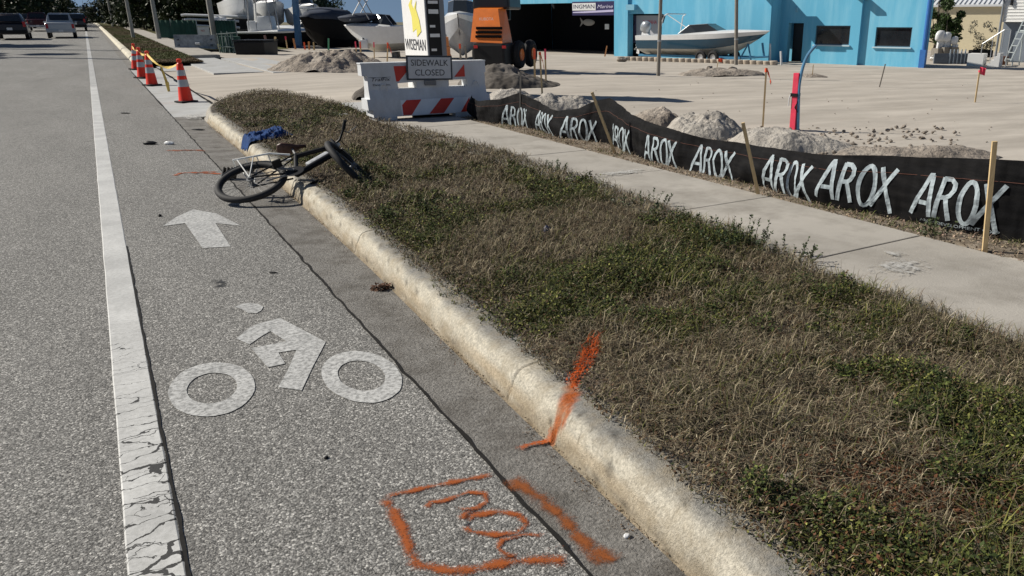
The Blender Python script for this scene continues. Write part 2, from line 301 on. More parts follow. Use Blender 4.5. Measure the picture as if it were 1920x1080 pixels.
# ---- tar joint between asphalt and gutter (wobbling crack with real width)
def ribbon(name, pts, wd, m, zf, jit=0, parent=None, kind=None, edge=False, sub=.03, seed=0, dz=.004):
    P = []; 
    for (a, b) in zip(pts, pts[1:]):
        a = Vector(a[:2]); b = Vector(b[:2]); n = max(1, int((b-a).length/sub))
        P += [a+(b-a)*i/n for i in range(n)]
    P.append(Vector(pts[-1][:2])); vs = []; ed = []; fs = []; K = (-1, -.5, 0, .5, 1) if edge else (-1, 1)
    for i, p in enumerate(P):
        t = (P[min(i+1, len(P)-1)]-P[max(i-1, 0)]).normalized(); nn = Vector((-t.y, t.x))
        wl = wd if not callable(wd) else wd(i/(len(P)-1))
        c = p+nn*jit*fb(i*(.11 if not edge else .04), seed, 1, 3); wl = wl*(1+(.5 if not edge else .3)*fb(i*(.2 if not edge else .03), seed+5, 1, 9) if jit else 1)
        for k in K:
            q = c+nn*k*wl/2; vs.append((q.x, q.y, zf(q.x, q.y)+dz)); e = abs(k)
            if edge and (i < 3 or i > len(P)-4): e = max(e, 1-.33*min(i, len(P)-1-i))
            ed.append(e)
    m_ = len(K)
    fs = [(i*m_+k, i*m_+k+1, (i+1)*m_+k+1, (i+1)*m_+k) for i in range(len(P)-1) for k in range(m_-1)]
    me = bpy.data.meshes.new(name); me.from_pydata(vs, [], fs); me.materials.append(m)
    if edge: a = me.attributes.new('edge', 'FLOAT', 'POINT'); a.data.foreach_set('value', ed)
    o = bpy.data.objects.new(name, me); COL.objects.link(o)
    if parent: o.parent = parent
    if kind: o['kind'] = kind
    return o
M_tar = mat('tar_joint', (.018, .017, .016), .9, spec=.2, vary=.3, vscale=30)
ribbon('road_joint', [(1.052, -2), (1.052, 19)], .015, M_tar, lambda x, y: 0, jit=.014, kind='structure')
ribbon('road_joint', [(1.052, 19), (1.06, 60)], .03, M_tar, lambda x, y: 0, jit=.01, kind='structure', sub=.2)
# ---- cracked edge line
lm = MB()
for a, b in zip(span(-2, 26, .25), span(-2, 26, .25)[1:]):
    for y0, y1 in ((a, b),):
        wl0 = -.197+.004*fb(y0, 1, 2); wr0 = -.037+.004*fb(y0, 5, 2); wl1 = -.197+.004*fb(y1, 1, 2); wr1 = -.037+.004*fb(y1, 5, 2)
        lm.add([(wl0, y0, .001), (wl0+.006, y0, .005), (wr0-.006, y0, .005), (wr0, y0, .001), (wl1, y1, .001), (wl1+.006, y1, .005), (wr1-.006, y1, .005), (wr1, y1, .001)],
               [(0, 1, 5, 4), (1, 2, 6, 5), (2, 3, 7, 6)])
lo = lm.build('edge_line', M_line); lo['kind'] = 'structure'
lo2 = MB(); _y = [26, 32]+span(40, 150, 10)+[300]; lo2.loft([[Vector((-.197, y, .008+float(rise(y)))), Vector((-.037, y, .008+float(rise(y))))] for y in _y], cap=False); lo2 = lo2.build('edge_line', M_sym); lo2['kind'] = 'structure'
ribbon('line_dark_strip', [(-.030, -2), (-.032, 3), (-.037, 7)], .012, M_tar, lambda x, y: 0, jit=.006, kind='structure')  # thin near-black strip along the right side of the white line
# ---- symbol: helmeted cyclist and arrow
def flat(name, polys, m, z=.004, holes=None):
    bm = bmesh.new()
    for poly in polys:
        vs = [bm.verts.new((x, y, z)) for x, y in poly]; f = bm.faces.new(vs)
    bmesh.ops.recalc_face_normals(bm, faces=bm.faces)
    me = bpy.data.meshes.new(name); bm.to_mesh(me); bm.free(); me.materials.append(m)
    o = bpy.data.objects.new(name, me); COL.objects.link(o); o['kind'] = 'structure'; return o
def ring_poly(c, ro, ri, n=40, seed=0):
    out = []
    for i in range(n):
        a, b = 2*pi*i/n, 2*pi*(i+1)/n
        f = lambda t, r: (c[0]+r[0]*cos(t)*(1+.02*noise.noise(Vector((cos(t)*3, sin(t)*3, seed)))), c[1]+r[1]*sin(t)*(1+.02*noise.noise(Vector((cos(t)*3, sin(t)*3, seed)))))
        out.append([f(a, ro), f(b, ro), f(b, ri), f(a, ri)])
    return out
g = lambda x, y: (atz(x, y, 0).x, atz(x, y, 0).y)
man = [[g(*q) for q in P] for P in (
    [(443, 636), (470, 614), (488, 607), (507, 622), (488, 633), (468, 647)],
    [(488, 607), (525, 597), (611, 642), (566, 656), (537, 641), (507, 622)],
    [(611, 642), (586, 690), (566, 733), (522, 727), (540, 695), (556, 657), (566, 656)],
    [(471, 654), (507, 647), (537, 641), (566, 656), (556, 657), (522, 662), (535, 683), (502, 690)])]
flat('bike_lane_marking', man, M_sym)
flat('bike_lane_marking', ring_poly((.206, 3.885), (.186, .325), (.108, .185), seed=1), M_sym)
flat('bike_lane_marking', ring_poly((.855, 3.635), (.178, .335), (.105, .195), seed=4), M_sym)
flat('bike_lane_marking', [[g(*q) for q in ((440, 577), (452, 571), (466, 569), (484, 571), (494, 576), (490, 583), (482, 588), (465, 588), (452, 580))]], M_sym)
flat('bike_lane_marking', [[g(*q) for q in ((362, 393), (406, 401), (452, 424), (404, 419), (433, 463), (380, 466), (347, 419), (305, 425), (330, 408))]], M_sym)
# ---- kerb: swept profile with chipped, pocked surface; top grey, face cream
kp = [(cf(y), y, 1.0) for y in sorted(set(span(-3, 2.3, .05)+span(2.3, 3.1, .01)+span(3.1, 15, .055)+[j_+d_ for j_ in (5.9, 8.15, 11.1, 14.1, .2) for d_ in (-.012, -.004, .004, .012)]))]
KS = [(1.80, 2.95), (1.69, 2.84), (1.57, 2.74), (1.49, 2.65), (1.43, 2.59), (1.39, 2.56), (1.35, 2.57)]
def sdist(x, y, P=KS):
    b = 9
    for (ax_, ay_), (cx_, cy_) in zip(P, P[1:]):
        dx, dy = cx_-ax_, cy_-ay_; k = max(0, min(1, ((x-ax_)*dx+(y-ay_)*dy)/(dx*dx+dy*dy))); b = min(b, hypot(x-ax_-k*dx, y-ay_-k*dy))
    return b
tip = [(1.5, 15, 1), (1.52, 15.8, 1), (1.6, 16.6, 1), (1.76, 17.5, .95), (1.98, 18.4, .8), (2.3, 19.3, .7), (2.75, 19.95, .6), (3.3, 20.1, .5), (3.75, 19.6, .5)]
for a, b in zip(tip, tip[1:]):
    n = max(2, int(hypot(b[0]-a[0], b[1]-a[1])/.09)); kp += [(a[0]+(b[0]-a[0])*i/n, a[1]+(b[1]-a[1])*i/n, a[2]+(b[2]-a[2])*i/n) for i in range(1, n+1)]
kprof = [(-.03, -.014), (-.005, -.01), (.003, .012), (.012, .034), (.022, .06), (.034, .086), (.047, .110), (.062, .128), (.083, .138), (.115, .144), (.16, .147), (.2, .15), (.23, .148), (.235, .1)]
vs = []; fs = []; cols = []
joints = [.2, 3.02, 5.9, 8.15, 11.1, 14.1]
for i, (x, y, h) in enumerate(kp):
    p0 = kp[max(i-1, 0)]; p1 = kp[min(i+1, len(kp)-1)]; t = Vector((p1[0]-p0[0], p1[1]-p0[1])).normalized(); nn = Vector((t.y, -t.x))
    jd = min(abs(y-j) for j in joints) if y < 15.5 else 9
    for k, (u, z) in enumerate(kprof):
        q = Vector((x, y))+nn*u; rz_ = z*h
        d = .0022*fb(y, k*.3, 2.0, 2)+.0022*fb(y*1.3, k*.8, 12, 5) if 1 < k < 13 else 0
        pit = -.016*max(0, noise.noise(Vector((y*9, k*.8, 3)))-.42) if 3 < k < 12 else 0
        cr = -.022 if (jd < .009 and 1 < k < 13) else 0
        vs.append((q.x-nn.x*(d+pit*2), q.y-nn.y*(d+pit*2), rz_+(d*.8+pit+cr)*(1 if k > 1 else 0)))
        a = min(1, max(0, (k-6.6+2.2*fb(y, 3, 2.2, 7)+1.2*fb(y, k, 9, 3))/2.6)); st = .5+.5*fb(y, k*.3, 6, 11)
        cream = Vector((.56, .52, .43)); gr = Vector((.27, .262, .24)); c = cream.lerp(gr, a)*(.8+.35*st)
        if jd < .009: c *= .3
        if k <= 6: c = c.lerp(Vector((.27, .215, .145))*(.55+.6*st), max(0, min(1, 1-(k-.5+1.6*fb(y, k*.4, 7, 17))/4.5)))
        if k in (3, 4): c = c.lerp(Vector((.45, .32, .17)), .35*max(0, fb(y, 9, 1.5, 3)+.4))
        sp = noise.noise(Vector((y*17, k*1.3, 8)))
        if sp > .44 and fb(y, 2, .7, 44) > -.15: c *= .45
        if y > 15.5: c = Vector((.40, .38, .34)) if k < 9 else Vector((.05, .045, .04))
        dd = min(sdist(q.x, q.y), sdist(q.x, q.y, [(1.53, 2.64), (1.44, 2.56), (1.40, 2.53)])+.008) if 2.3 < y < 3.1 else 9
        if dd < .06: c = c.lerp(Vector((.40, .082, .004)), max(0, min(.93, (.034-dd+.012*noise.noise(Vector((q.x*60, q.y*60, rz_*60))))/.022)))
        cols.append((*c, 1))
n = len(kprof); fs = [(i*n+k, i*n+k+1, (i+1)*n+k+1, (i+1)*n+k) for i in range(len(kp)-1) for k in range(n-1)]
me = bpy.data.meshes.new('kerb'); me.from_pydata(vs, [], fs)
ca = me.color_attributes.new('col', 'FLOAT_COLOR', 'POINT'); ca.data.foreach_set('color', np.array(cols, dtype=np.float32).ravel())
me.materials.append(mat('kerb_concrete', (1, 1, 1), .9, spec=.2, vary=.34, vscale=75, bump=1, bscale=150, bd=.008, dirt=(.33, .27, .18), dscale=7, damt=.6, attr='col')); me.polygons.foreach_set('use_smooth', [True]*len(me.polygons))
kerb = bpy.data.objects.new('kerb', me); COL.objects.link(kerb); kerb['kind'] = 'structure'
# ---- verge soil
def verge_z(x, y):
    e = min(1, max(0, (x-cf(min(y, 15))-.16)/.1)); return .12+.028*e+.018*fb(x, y, 1.6, 4)*e-(.0 if y < 15.5 else .012*(y-15.5))
VB = [(-3, 3.78), (1.85, 3.62), (3.4, 3.69), (5.7, 3.95), (8.5, 4.03), (11, 3.92), (13, 3.75), (16, 3.9), (18, 3.75), (19.6, 3.5), (20.0, 3.0)]
def vx0(y): return lerp_tab([(-3, 1.46), (1.6, 1.5), (3.5, 1.55), (7.4, 1.64), (15, 1.67), (16.6, 1.8), (18, 2.0), (19.3, 2.5), (20.0, 3.0)], y)
def vx1(y): return lerp_tab(VB, y)
ys = span(-3, 19.95, .15); vs = []; NXV = 14
for y in ys:
    for i in range(NXV+1):
        x = vx0(y)+(vx1(y)+.06-vx0(y))*i/NXV; vs.append((x, y, verge_z(x, y)))
n = NXV+1; me = bpy.data.meshes.new('verge'); me.from_pydata(vs, [], [(j*n+i, j*n+i+1, (j+1)*n+i+1, (j+1)*n+i) for j in range(len(ys)-1) for i in range(NXV)])
me.materials.append(M_soil); me.polygons.foreach_set('use_smooth', [True]*len(me.polygons)); vo = bpy.data.objects.new('verge', me); COL.objects.link(vo); vo['kind'] = 'structure'
# ---- sidewalk slabs (1.5 m joints as real gaps), beyond the barrier and along the far verge
sw = MB(); ya = -3.0
while ya < 12.6:
    yb = min(ya+1.62, 12.9); tz = .004*random.random()
    sw.box((4.36, (ya+yb)/2, .10+tz), (1.32, yb-ya-.012, .11), bev=.008); ya = yb
o = sw.build('sidewalk', M_conc); o['kind'] = 'structure'
MB().box((4.36, 4.9, .09), (1.30, 16, .1)).build('sidewalk_bed', M_gut)['kind'] = 'structure'
o = MB().box((4.1, 14.9, .08), (1.5, 2.6, .12), bev=.01).box((3.9, 35, .06), (1.5, 13.5, .12), bev=.01).box((5.6, 33.5, .07), (1.6, 12, .12), bev=.01).build('sidewalk', M_apron); o['kind'] = 'structure'
_m = MB(); _m.loft([[Vector((x, y, z+float(rise(y)))) for x, z in [(3.6, 0), (3.6, .15), (4.9, .15), (4.9, 0)]] for y in [40.5]+span(44, 150, 8)+[300]], closed=True); o = _m.build('sidewalk', M_conc); o['kind'] = 'structure'
# ---- driveway gutter pan and its back joint
o = grid('driveway_apron', [1.054, 1.3, 1.6, 1.95], span(16.4, 34.5, 1), lambda x, y: -.01 if x < 1.55 else .004+.03*(x-1.55), M_apron)
grid('driveway_apron', [1.95, 2.5, 3.2], [31.5, 33, 35.2], lambda x, y: .055, M_apron)
ribbon('road_joint', [(1.97, 18.4), (1.96, 34.5)], .05, M_tar, lambda x, y: .03, jit=.01, kind='structure', sub=.15)
# ---- far kerb and far verge
fk = MB(); fk.loft([[Vector((x, y, z+float(rise(y)))) for x, z in [(1.32, -.01), (1.34, .06), (1.4, .13), (1.5, .15), (1.62, .15), (1.62, -.01)]] for y in [35]+span(40, 150, 10)+[300]], closed=True)
o = fk.build('kerb', mat('far_kerb', (.6, .56, .45), .9, vary=.15, vscale=1, dirt=(.4, .36, .28), dscale=.8)); o['kind'] = 'structure'
grid('gutter', [1.054, 1.34], [34.4]+span(40, 150, 10)+[300], lambda x, y: .002+float(rise(y)), M_gut)
grid('verge', [1.6, 2.5, 3.62], span(35, 60, 2)+span(65, 150, 5)+[330], lambda x, y: .148+float(rise(y)), mat('far_turf', (.085, .09, .035), .95, spec=.1, vary=.4, vscale=3, bump=1, bscale=20, dirt=(.15, .115, .07), dscale=1.2, damt=.9))
grid('verge', [4.9, 7, 9.5], span(48, 150, 4)+[330], lambda x, y: .12+float(rise(y))*(1 if x < 5 else .5), MATS['far_turf'])
grid('verge', [-40, -25, -13.6], [-20, 0, 32, 60, 100, 151, 330], lambda x, y: .05+float(rise(y)), MATS['far_turf'])
# ---- sandy site
def sitez(x, y):
    rut = -.014*sum(exp(-(((x-6)*.54+(y-14)*.84-o_+.5*sin((x*.84-y*.54)*.12+o_))/.16)**2) for o_ in (1.5, 3.2, 6.3, 8.0, 12, 13.7, -3, -1.3)) if x > 6.5 else 0
    b = rut+site_z(x) if x > 5.5 else (.13 if y < 15.5 else .035+.09*max(0, (x-2)/3.5))
    k = .25 if x < 5.6 else 1
    return b+k*(.022*fb(x*.6, y, .5, 2)+.012*fb(x, y, 2.3, 6, 3))-(.0 if y < 60 else .0)
grid('site_ground', [5.02]+span(5.3, 24, .22)+span(24.8, 70, 1.5), span(-6, 30, .22)+span(31, 62, 1.2), sitez, M_sand)
grid('site_ground', [1.98]+span(2.1, 5.02, .2), span(12.9, 34.5, .3), lambda x, y: (sitez(x, y) if y > 20.3 or x > 3.75 else -.02), M_sand)
grid('site_ground', [6.3]+span(7, 60, 3), span(62, 110, 6), lambda x, y: sitez(x, y), M_sand)
# strip of soil under the silt fence
grid('fence_strip', span(5.02, 5.7, .08), span(-3, 12.6, .1), lambda x, y: .146+.02*fb(x, y, 4, 2)-(.03 if x < 5.05 else 0), mat('fence_soil', (.2, .165, .125), .95, spec=.1, vary=.4, vscale=12, bump=1, bscale=50, dirt=(.34, .3, .25), dscale=6, damt=.7))
# ================================================================ SPRAY PAINT
SP_o = spray_mat('orange_spray', (.34, .078, .008), .42, 260); SP_c = spray_mat('orange_spray_bright', (.42, .085, .006), .5); SP_f = spray_mat('orange_spray_faint', (.36, .08, .02), -.22)
zr = lambda x, y: gz(x, y)
def spray(pts, wd, m, seed=0, z=.006): 
    wd *= 1.3
    ribbon('spray_paint_mark', [(p[0], p[1]) for p in pts], wd*1.9, SP_f, zr, jit=.006, edge=True, sub=.012, seed=seed+60, dz=z-.002, kind='structure')
    o = ribbon('spray_paint_mark', [(p[0], p[1]) for p in pts], wd, m, zr, jit=.006, edge=True, sub=.012, seed=seed, dz=z, kind='structure'); return o
spray([(1.04, 2.45), (.9, 2.48), (.76, 2.51), (.62, 2.53)], .045, SP_o, 1)
spray([(.62, 2.53), (.63, 2.41), (.62, 2.29), (.6, 2.17), (.61, 2.09), (.66, 2.03), (.75, 1.98), (.87, 1.94), (.96, 1.89), (1.04, 1.85)], .07, SP_o, 2)
spray([(.73, 2.37), (.76, 2.41), (.80, 2.39), (.84, 2.39), (.9, 2.39), (.95, 2.35), (.94, 2.30), (.89, 2.285), (.85, 2.30), (.84, 2.34)], .036, SP_o, 3)
spray([(.88, 2.285), (.84, 2.27), (.82, 2.24), (.80, 2.215)], .036, SP_o, 31)
spray([(.81, 2.22), (.86, 2.245), (.94, 2.22), (1.0, 2.16), (1.0, 2.1), (.95, 2.07), (.88, 2.1), (.82, 2.16), (.81, 2.22)], .042, SP_o, 4)
spray([(1.03, 2.0), (.96, 2.05), (.89, 2.06), (.86, 2.03), (.87, 1.98), (.91, 1.94)], .034, SP_o, 5)
SP_s = spray_mat('soft_orange_spray', (.27, .075, .012), .42, 420)
spray([(1.075, 2.41), (1.10, 2.27), (1.12, 2.13), (1.13, 1.97), (1.12, 1.86), (1.17, 1.74)], .10, SP_s, 6)
spray([(.96, 1.95), (1.04, 1.93), (1.09, 1.86)], .03, SP_f, 6)
def kz_(x, y): return max(gz(x, y), gz(x+.014, y))
zr = kz_
spray([(1.37, 2.565), (1.29, 2.58), (1.19, 2.57)], .045, SP_c, 7, .010)
zr = lambda x, y: gz(x, y)
spray([(.62, 12.25), (.83, 12.12), (1.06, 12.0)], .08, SP_c, 9); spray([(.70, 12.05), (.85, 12.15), (1.08, 11.9)], .07, SP_o, 10)
spray([(.55, 10.1), (.62, 10.25), (.77, 10.21), (1.03, 9.93)], .07, SP_c, 11); spray([(.75, 10.12), (.86, 10.2), (1.0, 10.1)], .06, SP_o, 12)
SP_w = spray_mat('white_spill', (.5, .49, .46), .45, 60)
def blotch(name, c, rx, ry, m, z, seed=0):
    vs = [(c[0], c[1], z)]; ed = [0.]; n = 40
    for r in (.35, .7, 1.):
        for k in range(n): a = 2*pi*k/n; q = r*(1+.25*noise.noise(Vector((cos(a)*2, sin(a)*2, seed)))); vs.append((c[0]+rx*q*cos(a), c[1]+ry*q*sin(a), z)); ed.append(r)
    fs = [(0, 1+k, 1+(k+1) % n) for k in range(n)]+[(1+j*n+k, 1+(j+1)*n+k, 1+(j+1)*n+(k+1) % n, 1+j*n+(k+1) % n) for j in (0, 1) for k in range(n)]
    me = bpy.data.meshes.new(name); me.from_pydata(vs, [], fs); me.materials.append(m); a = me.attributes.new('edge', 'FLOAT', 'POINT'); a.data.foreach_set('value', ed); o = bpy.data.objects.new(name, me); COL.objects.link(o); o['kind'] = 'structure'
blotch('chalky_stain', (4.2, 3.05), .3, .22, SP_w, .166, 1); blotch('chalky_stain', (4.42, 3.25), .1, .1, SP_w, .167, 2); blotch('chalky_stain', (4.5, 6.8), .5, .2, SP_w, .166, 3)
blotch('chalky_stain', (1.35, 16.4), .28, .7, SP_w, .012, 5); blotch('oil_stain', (-1.4, 6.0), .5, 1.4, spray_mat('oil', (.03, .03, .03), .18, 30), .003, 7); blotch('oil_stain', (.45, 5.6), .12, .25, MATS.get('x') or bpy.data.materials['oil'], .003, 8)
# ================================================================ SILT FENCE
FP = [(5.85, 1.5), (5.68, 2.4), (5.42, 3.2), (5.33, 3.9), (5.21, 4.5), (5.23, 5.0), (5.31, 5.63), (5.25, 6.4), (5.25, 7.2), (5.36, 7.9), (5.54, 8.67), (5.43, 9.1), (5.30, 9.6), (5.38, 10.2), (5.36, 10.85), (5.22, 11.35), (5.12, 11.9), (5.3, 12.6)]
FH = [(1.5, .62), (2.6, .60), (3.2, .60), (4.0, .52), (4.8, .44), (5.63, .40), (6.3, .385), (7.1, .43), (7.9, .50), (8.6, .61), (8.9, .56), (9.2, .43), (9.6, .37), (10.2, .41), (10.7, .5), (10.9, .52), (11.3, .40), (11.9, .33), (12.6, .36)]
def cat(P, t):
    n = len(P); i = min(n-2, max(0, int(t))); f = t-i; p0 = P[max(i-1, 0)]; p1 = P[i]; p2 = P[i+1]; p3 = P[min(i+2, n-1)]
    return [.5*((2*b)+(c-a)*f+(2*a-5*b+4*c-d)*f*f+(3*b-a-3*c+d)*f**3) for a, b, c, d in zip(p0, p1, p2, p3)]
FS = [Vector(cat(FP, i*.05)) for i in range(int((len(FP)-1)/.05)+1)]
FA = [0]
for a, b in zip(FS, FS[1:]): FA.append(FA[-1]+(b-a).length)
def fpos(s, v, off=0):
    s = max(0, min(FA[-1]-1e-4, s)); import bisect
    i = bisect.bisect_right(FA, s)-1; f = (s-FA[i])/(FA[i+1]-FA[i]); p = FS[i].lerp(FS[i+1], f)
    j0 = max(0, i-6); j1 = min(len(FS)-1, i+7); t = (FS[j1]-FS[j0]).normalized(); nn = Vector((-t.y, t.x))      # towards the road (-X)
    h = lerp_tab(FH, p.y); b = .09*sin(v*pi)*(.5+noise.noise(Vector((s*1.1, 3, 0))))+.035*noise.noise(Vector((s*3.1, v*1.6, 5)))+.015*noise.noise(Vector((s*9, v*2, 4)))+.012*noise.noise(Vector((s*22, v*3, 14)))+.006*noise.noise(Vector((s*2, v*h*26, 9)))
    return Vector((p.x+nn.x*(b+off), p.y+nn.y*(b+off), .135+v*h+.012*noise.noise(Vector((s*2.3, v, 1)))*v))
def s_of_y(y): return min(zip((abs(q.y-y) for q in FS), FA))[1]
NS = 420; NV = 14; fm = MB()
fm.v = [tuple(fpos(FA[-1]*i/NS, j/NV)) for i in range(NS+1) for j in range(NV+1)]
fm.f = [(i*(NV+1)+j, (i+1)*(NV+1)+j, (i+1)*(NV+1)+j+1, i*(NV+1)+j+1) for i in range(NS) for j in range(NV)]
sf = thing('silt_fence', 'sagging black silt fence printed with big pale letters along the sidewalk', 'fence', (5.3, 6, .13)); sf.matrix_basis = Matrix.Identity(4)
M_fab = mat('woven_black_fabric', (.008, .008, .009), .75, spec=.1, vary=.5, vscale=3, bump=.6, bscale=60, dirt=(.03, .028, .026), dscale=2.5, damt=.4, stretch=(1, 1, 6))
fm.build('fabric', M_fab, sf, smooth='all')
th = MB(); th.tube([fpos(FA[-1]*i/200, .74, .004) for i in range(201)], .0018, 4); th.build('thread', mat('orange_thread', (.14, .05, .03), .8), sf)
M_let = mat('faded_print', (.36, .42, .45), .7, vary=.22, vscale=30)
def stroke(mb, pts, wd, f, sub=.02):
    P = []
    for a, b in zip(pts, pts[1:]):
        a = Vector(a); b = Vector(b); n = max(1, int((b-a).length/sub)); P += [a+(b-a)*i/n for i in range(n)]
    P.append(Vector(pts[-1])); vs = []
    for i, p in enumerate(P):
        t = (P[min(i+1, len(P)-1)]-P[max(i-1, 0)]).normalized(); nn = Vector((-t.y, t.x))*wd/2; vs += [f(p+nn), f(p), f(p-nn)]
    mb.add(vs, [(3*i+k, 3*i+k+1, 3*i+k+4, 3*i+k+3) for i in range(len(P)-1) for k in (0, 1)])
def arox(yc, v0=.10, hgt=.36, wid=.70, lean=.10):
    mb = MB(); sc = s_of_y(yc)
    def f(p):                                 # p.x 0..1 along the word reading left to right (towards -Y), p.y 0..1 height
        s = sc-(p.x-.5)*wid-lean*(p.y-.5)*hgt
        i = fpos(s, 0); h = lerp_tab(FH, i.y); v = (v0*.6+p.y*hgt)/max(h, .3)
        return fpos(s, min(.98, max(.0, v)), .006+.0)
    A = [[(0, 0), (.16, 1), (.2, 1)], [(.185, 1), (.24, 0)], [(.09, .33), (.215, .33)]]
    R = [[(.3, 0), (.34, 1)], [(.335, .97), (.42, .97), (.47, .88), (.475, .74), (.44, .6), (.40, .54), (.32, .53)], [(.40, .53), (.475, 0)]]
    O = [[(.655+.095*cos(a), .49+.5*sin(a)) for a in [2*pi*k/24 for k in range(25)]]]
    X = [[(.80, 1), (1.0, -.12)], [(.99, 1), (.73, 0)]]
    for st in A+R+O+X:
        P2 = [Vector((q[0]*wid, q[1]*hgt)) for q in st]; stroke(mb, P2, .036 if yc < 5.5 else .032, lambda p: f(Vector((p.x/wid, p.y/hgt))))
    mb.build('lettering', M_let, sf)
for i, yc in enumerate([3.45, 4.30, 5.10, 6.2, 7.1, 8.12, 9.18, 10.0, 10.95]): arox(yc, v0=.15 if i < 2 else .02, hgt=.33 if i < 3 else .29, wid=.68 if i < 3 else .66)
mb = MB(); mb.text('AROX DEVELOPMENT CORP', .034, (0, 0, 0), standing=False, thick=0, width=.62)
sc0 = s_of_y(3.42); mb.v = [tuple(fpos(sc0-x, (.055+y)/.57, .007)) for x, y, z in mb.v]; mb.build('small_lettering', M_let, sf)
def depth_of(p): return p.x*sin(AZ)+p.y*cos(AZ)
def stake(base_px, top_px, label, r=.018, m=None, cat_='stake', name='wooden_stake', group='survey stakes on the building site', z=None, flag=None, fm_=None, sq=True, tip=None):
    B = hit(*base_px) if z is None else atz(*base_px, z); T = W(*top_px, depth_of(B)); t = thing(name, label, cat_, B, 0, group)
    d = (T-B); mb = MB(); mb.tube([-d.normalized()*(.05 if z is None else .14), d], r, 4 if sq else 10); mb.build('shaft', m or M_wood, t)
    if tip: MB().tube([d*.72, d*1.003], r*1.12, 4 if sq else 10).build('painted_tip', tip, t)
    if flag:
        k = flag; mb = MB(); ux = UR
        pts = [d*.98]; 
        for i in range(1, 7): pts.append(d*.98+ux*k[0]*i/6+Vector((0, 0, -k[1]*(i/6)**1.4))+FW*.02*sin(i*1.7))
        vs = []; 
        for i, p in enumerate(pts): vs += [p+Vector((0, 0, k[2]/2)), p-Vector((0, 0, k[2]/2))+ux*.01*sin(i*2)]
        mb.add(vs, [(2*i, 2*i+1, 2*i+3, 2*i+2) for i in range(6)]); mb.tube([d*.93, d*.99], r*1.25, 6); mb.build('flagging_tape', fm_ or M_or, t)
    return t
G1 = 'wooden stakes holding up the silt fence'
for b, tp, lb, zz in [((1848, 447), (1865, 265), 'upright pale wooden stake at the right end of the silt fence', .24), ((1418, 347), (1393, 230), 'pale wooden stake leaning left in front of the lettered silt fence', .24),
                  ((1148, 274), (1110, 173), 'steeply leaning wooden stake at the peak of the silt fence', .24)]:
    stake(b, tp, lb, r=.022, group=G1, z=zz)
stake((975, 239), (976, 134), 'grey upright stake at the far end of the silt fence by the white barrier', r=.016, m=M_gry, group=G1, z=.14)
# ================================================================ SURVEY STAKES
stake((1430, 240), (1437, 127), 'tall wooden stake with orange tape behind the leaning fence stakes', flag=(.09, .22, .05), r=.02)
stake((1017, 182), (1012, 97), 'wooden stake with long orange tape in front of the long ground shadows', flag=(.09, .34, .06), r=.022)
stake((1003, 160), (1002, 92), 'wooden stake with orange tip just left of the long taped stake', r=.03, tip=M_or)
stake((1024, 160), (1022, 92), 'short stake with pink tip just right of the long taped stake', r=.025, tip=M_pk)
stake((1828, 193), (1837, 131), 'wooden stake with pink flag alone at the right of the sandy lot', flag=(.13, .03, .16), fm_=M_pk, r=.022)
stake((1649, 163), (1660, 120), 'bare grey tilted stake in front of the right blue wall', m=M_gry, r=.022)
stake((960, 128), (961, 85), 'stake with red tip right of the black loader', r=.04, tip=M_pk)
stake((980, 112), (980, 80), 'yellowish stake in front of the dark open bay', r=.04)
stake((1134, 106), (1138, 86), 'orange wooden stake at the foot of the blue column', r=.045, m=mat('orange_wood', (.55, .25, .1), .8))
stake((1344, 130), (1347, 112), 'short stake with orange flags on the low soil heap', r=.02, flag=(.16, .03, .14))
stake((1465, 122), (1464, 96), 'white round post beside the dark doorway', r=.05, m=M_wht, sq=False, cat_='post', name='white_post', group=None)
stake((1444, 119), (1444, 82), 'white round post at the end of the block row', r=.05, m=M_wht, sq=False, cat_='post', name='white_post', group=None)
stake((1523, 145), (1525, 121), 'thin stake on the dark soil left of the pink post shadow', r=.018)
GL = 'small stakes beyond the rubble heap'
stake((671, 120), (666, 78), 'stake with pale shaft left of the orange taped pair member', r=.025, group=GL, tip=M_pk)
stake((678, 122), (675, 78), 'wooden stake with bright orange tip beside the rubble heap', r=.03, group=GL, tip=M_or)
stake((702, 114), (701, 79), 'slim stake with red tip midway to the tall white sign', r=.025, group=GL, tip=M_pk)
stake((726, 118), (727, 80), 'stake with hanging red tape left of the tall white sign', r=.03, group=GL, tip=M_or, flag=(.12, .4, .1))
stake((516, 97), (516, 69), 'thick wooden stake standing on the rubble heap top', r=.06, group=GL)
stake((503, 94), (496, 66), 'stout pinkish stake at the left end of the rubble heap', r=.07, m=mat('pink_wood', (.4, .22, .2), .8), group=GL)
stake((539, 92), (535, 68), 'stake with red tip right of the thick wooden stake', r=.04, group=GL, tip=M_pk)
stake((554, 92), (550, 72), 'orange stake left of the large blue steel post', r=.06, m=MATS['orange_wood'], group=GL)
stake((572, 93), (570, 79), 'short red stake right of the large blue steel post', r=.05, m=M_or, group=GL)
stake((580, 93), (579, 78), 'short orange stake in the middle of the red stakes', r=.06, m=MATS['orange_wood'], group=GL)
stake((589, 94), (588, 79), 'short pale stake right of the red stakes', r=.05, group=GL)
stake((583, 80), (578, 56), 'tall thin rod with pink tip in front of the black boat hull', r=.04, group=GL, tip=M_pk, m=M_gry)
stake((616, 118), (616, 72), 'green metal stake rising from the rubble heap', r=.035, m=mat('green_metal', (.06, .25, .13), .6), group=GL)
stake((864, 114), (862, 82), 'grey post with orange tip beside the loader wheel', r=.05, m=M_gry, tip=M_or)
stake((875, 114), (872, 86), 'grey post just left of the loader wheel', r=.05, m=M_gry)
stake((924, 118), (921, 84), 'stake with red flag in front of the loader bumper', r=.035, tip=M_pk, flag=(.14, .2, .12), fm_=M_pk)
